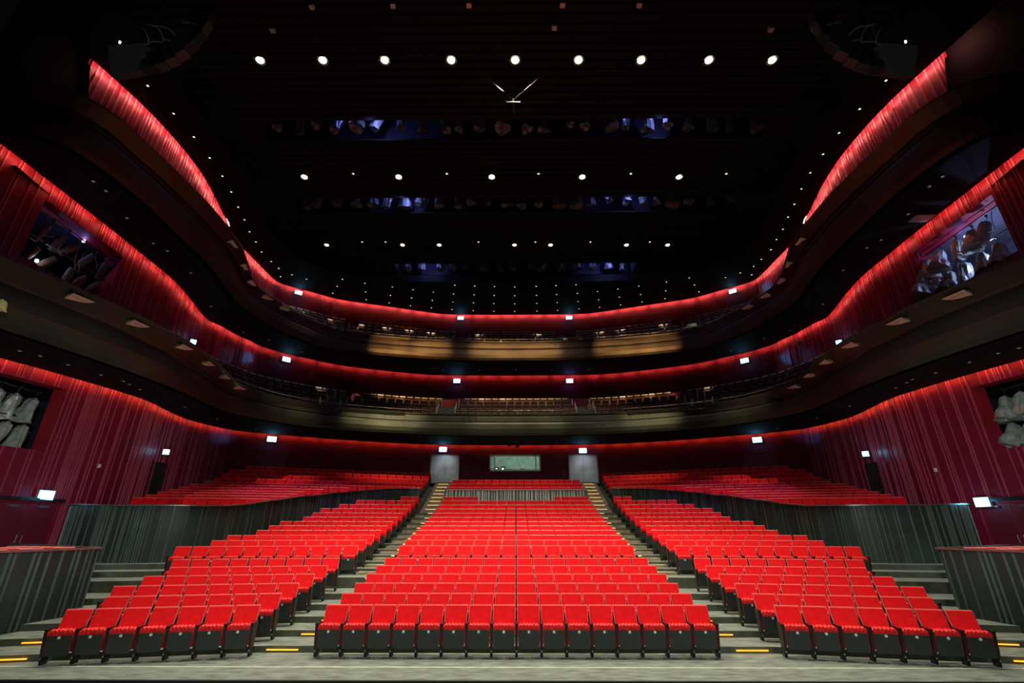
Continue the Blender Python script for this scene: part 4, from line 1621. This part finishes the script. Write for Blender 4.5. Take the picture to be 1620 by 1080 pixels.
# ------------------------------------------------------------------ ceiling downlights: the room's main light
mb = MB()
mb.tube([(0, 0, 0.02), (0, 0, -0.12)], 0.26, 18, cap=False)
mb.disc((0, 0, 0.0), 0.26, (0, 0, -1), 18)
can_me = mb.mesh('lamp_can', M['can_black'], fix=False)
mb = MB()
mb.disc((0, 0, -0.10), 0.17, (0, 0, -1), 18)
lens_me = mb.mesh('lens', M['warm_lens'], fix=False)
lens_dim = mb.mesh('lens', M['warm_lens_dim'], fix=False)
ROWS = [('front', 93, (412, 511, 609, 714, 815, 915, 1014, 1121, 1221), 1.0, ()),
        ('middle', 278, (482, 631, 778, 921, 1074), 1.0, (559, 707, 852, 998, 1149)),
        ('rear', 386, (517, 637, 695, 814, 871, 991, 1056), 0.55, (573, 610, 757, 847, 934, 1028))]
P_DOWN = 3400
for nm, py, xs, e, dim in ROWS:
    allx = sorted([(x, 1) for x in xs] + [(x, 0) for x in dim])
    for i, (px, on) in enumerate(allx):
        p = at_z(px, py + (0 if on else -4), ZC - 0.09)
        r = empty('ceiling_downlight', p)
        s_ = (0.85 if nm == 'rear' else 1.0) if on else 0.42
        r.scale = (s_, s_, s_)
        for q, me in (('lamp_can', can_me), ('lens', lens_me if on else lens_dim)):
            o = bpy.data.objects.new(q, me)
            COL.objects.link(o)
            o.parent = r
        if on:
            tag(r, 'bright warm downlight in the %s ceiling row, %s of the lit ones' % (nm, from_ends([x for x, f in allx if f].index(px), len(xs)).replace(' its', '').replace(' end', '')), 'downlight', 'lit warm downlights of the ceiling')
            lamp('SPOT', 'downlight_beam', (p.x, p.y, p.z - 0.15), P_DOWN * e * (1.3 if nm == 'middle' else 1.0), (1.0, 0.84, 0.62), 0.18, (p.x * {'front': 0.62, 'middle': 0.8, 'rear': 0.85}[nm], {'front': 15.0, 'middle': 20.5, 'rear': 25.8}[nm], 1), {'front': 64, 'middle': 58, 'rear': 46}[nm], 0.5)
        else:
            tag(r, 'small unlit downlight in the %s ceiling row, %s of the unlit ones' % (nm, from_ends([x for x, f in allx if not f].index(px), len(dim)).replace(' its', '').replace(' end', '')), 'downlight', 'unlit downlights of the ceiling')

# small fixtures near the top of the view
mb = MB()
mb.box(-0.10, 0.10, -0.10, 0.10, -0.16, 0.04)
mb.disc((0, 0, -0.165), 0.05, (0, 0, -1), 10, 0)
fix_me = mb.mesh('ceiling_box', M['steel_pale'])
for i, (px, py) in enumerate(((494, 8), (622, 6), (742, 5), (890, 5), (1011, 5), (432, 45), (877, 41), (1219, 44))):
    o = bpy.data.objects.new('ceiling_box', fix_me)
    COL.objects.link(o)
    o.location = at_z(px, py, ZC - 0.13)
    tag(o, 'small pale box on the black ceiling, %s' % (('in the topmost row, ' + nth(i) + ' from the left') if i < 5 else ('in the row above the front downlights, ' + ('left', 'middle', 'right')[i - 5])), 'ceiling box', 'small boxes on the ceiling')

# small white downlights of the ring soffit and faint ones under the balconies
ST = [(110, 208), (68, 265), (33, 320), (290, 240), (296, 310), (302, 372), (510, 270), (495, 338), (485, 398), (676, 293), (665, 358), (655, 420), (838, 312), (830, 377), (822, 438),
      (1010, 256), (1000, 325), (995, 390), (988, 450), (1170, 262), (1165, 333), (1160, 398), (1157, 460), (1328, 267), (1325, 338), (1323, 403), (1323, 464)]
ring = [(520 + x / 5.0625, 400 + y / 5.0625) for x, y in ST]
ring += [(234, 135), (275, 179), (307, 216), (332, 249), (352, 278), (366, 303), (377, 327), (387, 347), (395, 366), (405, 382), (414, 398), (429, 413), (441, 424), (462, 434), (444, 437), (485, 441)]
mid = [(520 + 1490 / 5.0625, 400 + y / 5.0625) for y in (270, 340, 405, 465)]
mb = MB()
mb.tube([(0, 0, 0.01), (0, 0, -0.03)], 0.085, 10, 0)
star_can = mb.mesh('lamp_can', M['can_black'])
mb = MB()
mb.disc((0, 0, -0.032), 0.052, (0, 0, -1), 10)
star_lens = mb.mesh('lens', M['star_lens'], fix=False)
star_dim = mb.mesh('lens', M['star_dim'], fix=False)


def small_down(p, dim, lab, grp):
    r = empty('soffit_downlight', p)
    for q, me in (('lamp_can', star_can), ('lens', star_dim if dim else star_lens)):
        o = bpy.data.objects.new(q, me)
        COL.objects.link(o)
        o.parent = r
    tag(r, lab, 'downlight', grp)
    return r


allp = []
for (px, py) in ring:
    p = at_z(px, py, Z2)
    allp += [p, Vector((-p.x, p.y, Z2))]
allp += [at_z(px, py, Z2) for px, py in mid]
allp.sort(key=lambda p: p.x)
for i, p in enumerate(allp):
    small_down(p, False, 'tiny white downlight in the ring soffit under the oval ceiling edge, %s' % from_ends(i, len(allp)).replace(' its', '').replace(' end', ''), 'tiny downlights of the ring soffit')
for z, nm, F_, W_, pts in ((Z0, 'first balcony', F1B, W0, ((32, 554), (64, 562), (108, 576), (160, 592), (196, 602), (205, 607), (222, 615), (293, 643), (344, 662), (405, 678))),
                   (Z1, 'second balcony', F2B, W1, ((148, 286), (168, 301), (201, 344), (243, 384), (265, 396), (302, 431), (334, 484), (385, 525), (425, 537), (478, 556)))):
    ps = []
    for (px, py) in pts:
        p = at_z(px, py, z)
        ps += [p, Vector((-p.x, p.y, z))]
    for j in range(5):
        ps.append(Vector((-6 + 3 * j, (35.0 if z == Z0 else 36.6), z)))
    ps.sort(key=lambda p: p.x)
    for i, p in enumerate(ps):
        small_down(p, True, 'faint downlight in the black soffit under the %s, %s' % (nm, from_ends(i, len(ps)).replace(' its', '').replace(' end', '')), 'faint downlights of the balcony soffits')

# ------------------------------------------------------------------ balcony seats, aisle lights, rails
bs = MB()
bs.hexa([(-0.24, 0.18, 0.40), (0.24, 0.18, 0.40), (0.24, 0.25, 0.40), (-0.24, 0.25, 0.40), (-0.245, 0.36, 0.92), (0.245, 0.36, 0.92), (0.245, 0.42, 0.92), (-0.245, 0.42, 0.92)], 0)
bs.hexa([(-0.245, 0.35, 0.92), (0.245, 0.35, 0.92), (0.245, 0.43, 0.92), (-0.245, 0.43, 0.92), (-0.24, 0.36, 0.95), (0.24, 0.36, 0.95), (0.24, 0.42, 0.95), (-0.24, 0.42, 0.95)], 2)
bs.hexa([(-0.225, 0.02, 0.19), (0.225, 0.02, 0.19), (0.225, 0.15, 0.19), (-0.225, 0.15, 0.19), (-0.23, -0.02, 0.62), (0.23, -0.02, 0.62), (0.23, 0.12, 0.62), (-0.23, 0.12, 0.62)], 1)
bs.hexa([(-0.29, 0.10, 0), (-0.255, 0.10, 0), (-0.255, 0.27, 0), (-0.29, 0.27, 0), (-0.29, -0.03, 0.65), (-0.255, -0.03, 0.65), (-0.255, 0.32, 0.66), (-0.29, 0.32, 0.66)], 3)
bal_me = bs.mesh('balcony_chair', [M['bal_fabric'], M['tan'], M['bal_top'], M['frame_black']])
M['pink_lit_cloth'] = mat('pink-lit copy of chair cloth', (0.75, 0.02, 0.10), 0.7, var=0.15)  # brighter copy of the seat cloth; pink light put into the colour
bsd = MB()
bsd.v, bsd.f, bsd.m = list(bs.v), list(bs.f), [0 if m == 2 else m for m in bs.m]  # dark-topped copy of the chair: shade put into the top edge
bal_shaded = bsd.mesh('balcony_chair', [M['bal_fabric'], M['tan'], M['bal_top'], M['frame_black']])
bal_pink_lit = bs.mesh('balcony_chair', [M['pink_lit_cloth'], M['bal_fabric'], M['pink_lit_cloth'], M['frame_black']])
bp = MB()
bp.v, bp.f, bp.m = list(bs.v), list(bs.f), list(bs.m)
bp.hexa([(-0.22, 0.325, 0.78), (0.22, 0.325, 0.78), (0.22, 0.40, 0.78), (-0.22, 0.40, 0.78), (-0.22, 0.350, 0.93), (0.22, 0.350, 0.93), (0.22, 0.41, 0.93), (-0.22, 0.41, 0.93)], 2)
bal_pale = bp.mesh('balcony_chair', [M['bal_fabric'], M['tan'], M['bal_top'], M['frame_black']])
total_b = 0
for lv, A, B, zf, rise, n, indiv, aisles in ((1, B1A, B1B, CAM_Z + 7.0, 0.58, 5, (0, 1), ((4.5, 5.9), (12.2, 13.5))), (2, B2A, B2B, CAM_Z + 13.1, 0.71, 6, (1, 2), ((4.0, 5.5), (13.8, 15.2)))):
    rest = MB()
    for r_ in range(n):
        C, Ln = resample(lerp_curve(A, B, (r_ + 0.42) / n), 1200)
        u, prev, spots = 0.0, C[0], []
        acc = 0.0
        for i in range(1, len(C) - 1):
            acc += (C[i] - C[i - 1]).length
            if acc < 0.57:
                continue
            acc = 0.0
            p = C[i]
            if p.y < 24.5 or any(a <= abs(p.x) <= b for a, b in aisles):
                continue
            d = (C[i + 1] - C[i - 1]).normalized()
            nrm = Vector((d.y, -d.x))
            g = max(0.0, min(1.0, (p.y - 0.6 - 21.0) / 5.0))
            spots.append((p.x, p.y, zf + rise * r_ * g + 0.004, math.atan2(nrm.y, nrm.x) + PI / 2))
        for i, (x, y, z, rz) in enumerate(spots):
            if r_ in indiv:
                rose = lv == 1 and r_ == 0 and x > 12.4
                o = bpy.data.objects.new('balcony_chair', bal_pink_lit if rose else (bal_pale if lv == 2 else bal_shaded))
                COL.objects.link(o)
                o.location = (x, y, z)
                o.rotation_euler = (0, 0, rz)
                tag(o, "%s chair in the %s balcony's %s row, %s" % ('pink-lit red' if rose else ('dark pale-topped' if lv == 2 else 'tan and black'), ('first', 'second')[lv - 1], 'front' if r_ == 0 else ORD[r_], from_ends(i, len(spots)).replace(' its', '')), 'balcony chair', 'folding seats of the balconies')
                total_b += 1
            else:
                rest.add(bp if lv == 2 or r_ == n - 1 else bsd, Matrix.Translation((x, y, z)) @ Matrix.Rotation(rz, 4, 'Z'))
    tag(rest.obj('balcony_seat_rows', [M['bal_fabric'], M['tan'], M['bal_top'], M['frame_black']], fix=False), 'further rows of dark seats on the %s balcony' % ('first', 'second')[lv - 1], 'balcony seats', kind='stuff')
    # aisle steps with lit edges and slanting handrail posts
    for sx in (-1, 1):
        for ai, (a0, a1) in enumerate(aisles):
            xa = (a0 + a1) / 2
            step_no = 0
            for r_ in range(n):
                C, _ = resample(lerp_curve(A, B, r_ / n), 600)
                q = min(C, key=lambda p: (p.x - sx * xa) ** 2 if p.y > 24 else 1e9)
                i = C.index(q)
                d = (C[i + 1] - C[i - 1]).normalized()
                if r_ < 3:
                    o = bpy.data.objects.new('step_light', step_soft)
                    COL.objects.link(o)
                    nr = Vector((d.y, -d.x))
                    o.location = (q.x + nr.x * 0.01, q.y + nr.y * 0.01, zf + rise * r_ + 0.0)
                    o.rotation_euler = (0, 0, math.atan2(d.y, d.x))
                    o.scale = (1.2, 1, 1.6)
                    tag(o, 'warm lit stair edge in the %s %s aisle of the %s balcony, %s from below' % (('inner', 'outer')[ai], side_word[sx], ('first', 'second')[lv - 1], nth(r_) if r_ else 'lowest'), 'step light', 'lit stair edges of the balcony aisles')
                for e in (-1, 1):
                    mb = MB()
                    mb.tube([(0, 0, 0), (0, -0.02, 0.85)], 0.022, 6)
                    mb.tube([(0, -0.02, 0.85), (0, 0.45, 1.05)], 0.022, 6)
                    mb.tube([(0, 0.45, 1.05), (0, 0.45, 0.5)], 0.022, 6)
                    if r_ in (1, 2, 3):
                        o = mb.obj('aisle_handrail', M['steel_pale'], smooth=True)
                        o.location = (q.x + d.x * e * 0.68, q.y + d.y * e * 0.68, zf + rise * r_ + 0.0)
                        o.rotation_euler = (0, 0, math.atan2(d.y, d.x))
                        tag(o, 'pale handrail by the %s %s aisle of the %s balcony, %s side, %s step' % (('inner', 'outer')[ai], side_word[sx], ('first', 'second')[lv - 1], ('left', 'right')[e > 0], nth(r_)), 'handrail', 'handrails of the balcony aisles')
            C, _ = resample(lerp_curve(A, B, 0.15), 600)
            q = min(C, key=lambda p: (p.x - sx * xa) ** 2 if p.y > 24 else 1e9)
            lamp('SPOT', 'added_aisle_spot', (q.x, q.y, zf + 3.4), 130, (1.0, 0.72, 0.42), 0.08, (q.x, q.y + 0.4, zf), 34, 0.6)  # added spot, no fixture, to warm the aisle steps
    # pools of light on the seats, from added spots without fixtures
    topr = n - 1
    for px, py in (((508, 612), (562, 619), (602, 622), (632, 622), (765, 633), (798, 632), (986, 622), (1028, 624), (1064, 620), (1120, 609)),
                   ((523, 498), (570, 506), (612, 511), (648, 515), (682, 518), (759, 523), (850, 524), (890, 525), (950, 516), (982, 514), (1050, 508), (1095, 502)))[lv - 1]:
        r = ray(px, py)
        C, _ = resample(lerp_curve(A, B, (topr + 0.5 - (1.0 if lv == 2 else 0)) / n), 600)
        q = min(C, key=lambda p: abs(p.x / p.y - r[0] / r[1]) if p.y > 20 else 1e9)
        zs = zf + rise * (topr - (1 if lv == 2 else 0))
        lamp('SPOT', 'added_pool_spot', (q.x, q.y - 2.6, (Z1, Z2)[lv - 1] - 0.06), 520 if lv == 1 else 800, (1.0, 0.9, 0.72), 0.04, (q.x, q.y + 0.1, zs + 0.80), 13, 0.5)
print('balcony seats', total_b)

# lit doorway at the left rear of the second balcony
p, n = wall_hit(LW[2], 476, 480)
p.z = 15.9
M['lit_door'] = mat('pale grey doorway lining', (0.45, 0.52, 0.52), 0.5, var=0.3, scale=3)
door('door_9', (p.x, p.y), n, 1.5, 16.6, 19.6, (M['lit_door'], M['steel_pale'], M['cap_metal']), 'pale grey lit doorway at the left rear of the second balcony')
lamp('POINT', 'doorway_light', (p.x + n.x * 1.2, p.y + n.y * 1.2, 19.6), 14, (0.85, 0.95, 1.0), 0.1)

# ------------------------------------------------------------------ speaker arrays with cables, hanging microphone
for sx in (-1, 1):
    r = empty('speaker_array', (0, 0, 0))
    Y = 12.2
    c = at_y(210 if sx < 0 else 1412, 100, Y)
    mb = MB()
    mb.hexa([(-0.72, -0.35, -0.42), (0.60, -0.35, -0.62), (0.60, 0.0, -0.62), (-0.72, 0.0, -0.42), (-0.72, -0.35, 0.55), (0.62, -0.35, 0.45), (0.62, 0.0, 0.45), (-0.72, 0.0, 0.55)] if sx > 0 else
            [(-0.60, -0.35, -0.62), (0.72, -0.35, -0.42), (0.72, 0.0, -0.42), (-0.60, 0.0, -0.62), (-0.62, -0.35, 0.45), (0.72, -0.35, 0.55), (0.72, 0.0, 0.55), (-0.62, 0.0, 0.45)])
    a = mb.obj('end_cabinet', M['speaker'], r, bevel=0.03)
    a.location = c
    a.rotation_euler = (0.5, 0, 0)
    # curved row of cabinets running up and inwards
    prev = c
    for i in range(8):
        t = i / 7
        ang = 0.10 + 1.45 * t
        mb = MB()
        mb.hexa([(-0.24, -0.4, -0.45), (0.24, -0.4, -0.45), (0.24, -0.05, -0.45), (-0.24, -0.05, -0.45), (-0.20, -0.4, 0.35), (0.20, -0.4, 0.35), (0.20, -0.05, 0.35), (-0.20, -0.05, 0.35)])
        for z in (-0.45,):
            mb.disc((-0.08, -0.41, z), 0.025, (0, -1, 0), 8, 1)
            mb.disc((0.08, -0.41, z), 0.025, (0, -1, 0), 8, 1)
        o = mb.obj('speaker_cabinet', [M['can_black'], M['cap_metal']], r, bevel=0.015, segs=1)
        o.location = (c.x - sx * (0.72 + 1.35 * math.sin(ang)), c.y + 0.1, c.z - 0.12 + 2.5 * (1 - math.cos(ang)))
        o.rotation_euler = (0, sx * ang * 0.95, 0)
        o.scale = (1.15, 1, 1)
    mb = MB()
    mb.tube([(c.x - sx * 0.2, Y, c.z + 0.5), (c.x - sx * 0.2, Y, ZC)], 0.03, 6)
    mb.tube([(c.x - sx * 2.2, Y, c.z + 1.0), (c.x - sx * 2.2, Y, ZC)], 0.03, 6)
    mb.obj('hanging_rod', M['can_black'], r)
    mb = MB()
    mb.tube([(c.x + sx * 0.35, Y - 0.4, c.z + 0.62), (c.x + sx * 0.35, Y - 0.4, c.z + 0.54)], 0.03, 8)
    mb.obj('indicator_lamp', M['white_lamp'], r)
    tag(r, 'curved dark loudspeaker array with grey end cabinet, hanging at the upper %s' % side_word[sx], 'speaker array', 'hanging speaker arrays')
    rnd = random.Random(60 + sx)
    for i in range(5):
        mb = MB()
        x0 = c.x - sx * (0.1 + 0.45 * i)
        z0 = c.z + 0.52 + 0.16 * i
        pts = []
        for t in range(10):
            u = t / 9
            pts.append((x0 - sx * (0.55 * math.sin(u * PI * (0.8 + 0.2 * (i % 3))) - 0.2 * u), Y - 0.25 + 0.1 * math.sin(u * 5), z0 + 0.75 * u * (1 + 0.2 * (i % 2)) + 0.12 * math.sin(u * 8 + i)))
        mb.tube(pts, 0.022, 6)
        tag(mb.obj('speaker_cable', M['cable'], smooth=True), 'grey cable looping above the %s speaker array, %s from its end cabinet' % (side_word[sx], nth(i)), 'cable', 'cables above the speaker arrays')
    lamp('SPOT', 'added_array_spot', (sx * 2.0, -2.0, 12.0), 900, (0.9, 1.0, 0.95), 0.05, (c.x, c.y, c.z + 0.6), 15, 0.7)  # added spot, no fixture, to bring out the speaker cabinets

p = at_y(812, 161, 14.0)
mic = empty('hanging_microphone', p)
mb = MB()
mb.tube([(-0.26, 0, -0.01), (0, 0, 0), (0.26, 0, -0.01)], 0.018, 6)
mb.tube([(-0.26, 0, 0.0), (-0.26, -0.03, -0.06)], 0.02, 6)
mb.tube([(0.26, 0, 0.0), (0.26, -0.03, -0.06)], 0.02, 6)
mb.obj('crossbar', M['white_small'], mic)
mb = MB()
mb.tube([(0, 0, 0.02), (0, 0, 0.16)], [0.05, 0.03], 10)
mb.obj('body', M['white_small'], mic)
mb = MB()
mb.tube([(-0.02, 0, 0.14), (-2.4, 0, 2.9)], 0.008, 4)
mb.tube([(0.02, 0, 0.14), (2.4, 0, 2.9)], 0.008, 4)
mb.tube([(0, 0, 0), (0.03, 0.0, -0.7)], 0.006, 4)
mb.tube([(-2.4, 0, 2.9), (-2.4, 0, ZC - p.z)], 0.006, 4)
mb.tube([(2.4, 0, 2.9), (2.4, 0, ZC - p.z)], 0.006, 4)
mb.obj('suspension_wire', M['rail'], mic)
tag(mic, 'pale microphone hanging on two spread wires below the black ceiling', 'microphone')
lamp('SPOT', 'added_mic_spot', (0, 5.0, 19.5), 700, (1.0, 0.9, 0.7), 0.03, tuple(p), 5, 0.5)  # added spot from out of view, brightening the microphone

# added spots without fixtures, for the two balcony fronts and the raised side seats
for px, py, lv in ((455, 650, 0), (590, 664, 0), (630, 667, 0), (785, 672, 0), (850, 672, 0), (1030, 668, 0), (1180, 655, 0),
                   (615, 550, 1), (650, 553, 1), (685, 555, 1), (772, 557, 1), (815, 557, 1), (858, 557, 1), (970, 555, 1), (1010, 552, 1), (1045, 549, 1)):
    z = (Z0 + 0.7, Z1 + 0.7)[lv]
    p, n = wall_hit((F1T, F2T)[lv], px, py)
    lamp('SPOT', 'added_front_spot', (p.x * 0.8, 19.0, ZC - 0.3), (6500, 9500)[lv], ((1.0, 0.74, 0.40), (1.0, 0.60, 0.22))[lv], 0.05, (p.x, p.y, z), (15, 12.5)[lv], 1.0)
lamp('SPOT', 'added_balcony_wash', (0, 18.9, ZC - 0.3), 4600, (1.0, 0.88, 0.64), 0.1, (0, 33.0, 9.2), 60, 0.9)  # added wide wash lifting the first balcony and its front
for sx in (-1, 1):
    lamp('SPOT', 'added_side_spot', (sx * 8.0, 19.5, ZC - 0.3), 2100, (0.85, 0.45, 2.2), 0.1, (sx * 11.6, 27.6, 3.8), 24, 0.3)
    lamp('SPOT', 'added_side_spot', (sx * 12.0, 14.0, Z2 - 1.0), 250, (0.80, 0.5, 1.6), 0.1, (sx * 14.5, 25.0, 3.5), 30, 0.6)
    lamp('SPOT', 'added_row_spot', (sx * 12.0, 22.0, Z1 - 0.2), 260 if sx > 0 else 60, (1.0, 0.7, 0.95), 0.05, (14.6 * sx, 27.9, CAM_Z + 7.7), 14, 0.3)  # added spot for the pink band along the front row
# pale hatch in the soffit under the second balcony, right side
c = at_z(1458, 345, Z1)
mb = MB()
mb.box(-0.40, 0.40, -0.25, 0.25, -0.03, 0.02)
o = mb.obj('ceiling_hatch', M['steel_pale'])
o.location = c
tag(o, 'pale square hatch in the black soffit above the right first balcony', 'hatch')

mb = MB()
mb.box(-0.16, 0.16, -0.045, 0.045, 0.0, 0.004)
M['yellow_tape'] = mat('worn yellow tape', (0.45, 0.34, 0.05), 0.6, var=0.4, scale=12)
o = mb.obj('floor_tape', M['yellow_tape'])
o.location = at_z(352, 1029, 0.001)
tag(o, 'worn yellow tape patch on the floor before the left block', 'floor tape')

# the side walls' battens catch the blue of the exit signs
for (px, py, tx, ty, lv) in ((452, 569, 390, 563, 1), (1179, 571, 1247, 563, 1), (473, 457, 420, 452, 2), (1159, 458, 1212, 452, 2), (430, 694, 356, 690, 0), (1198, 696, 1275, 690, 0)):
    a, n = wall_hit(LW[lv], px, py)
    b, _ = wall_hit(LW[lv], tx, ty)
    lamp('SPOT', 'exit_sign_spill', (a.x + n.x * 0.6, a.y + n.y * 0.6, a.z), 170, (0.10, 0.35, 1.0), 0.03, tuple(b), 24, 0.9)

for sx in (-1, 1):
    lamp('SPOT', 'added_parapet_spot', (sx * 5.0, 12.0, ZC - 0.3), 4200, (0.92, 1.0, 0.96), 0.1, (sx * 14.3, 19.5, 2.4), 13, 1.0)  # added spot that puts a bright band on the side parapet
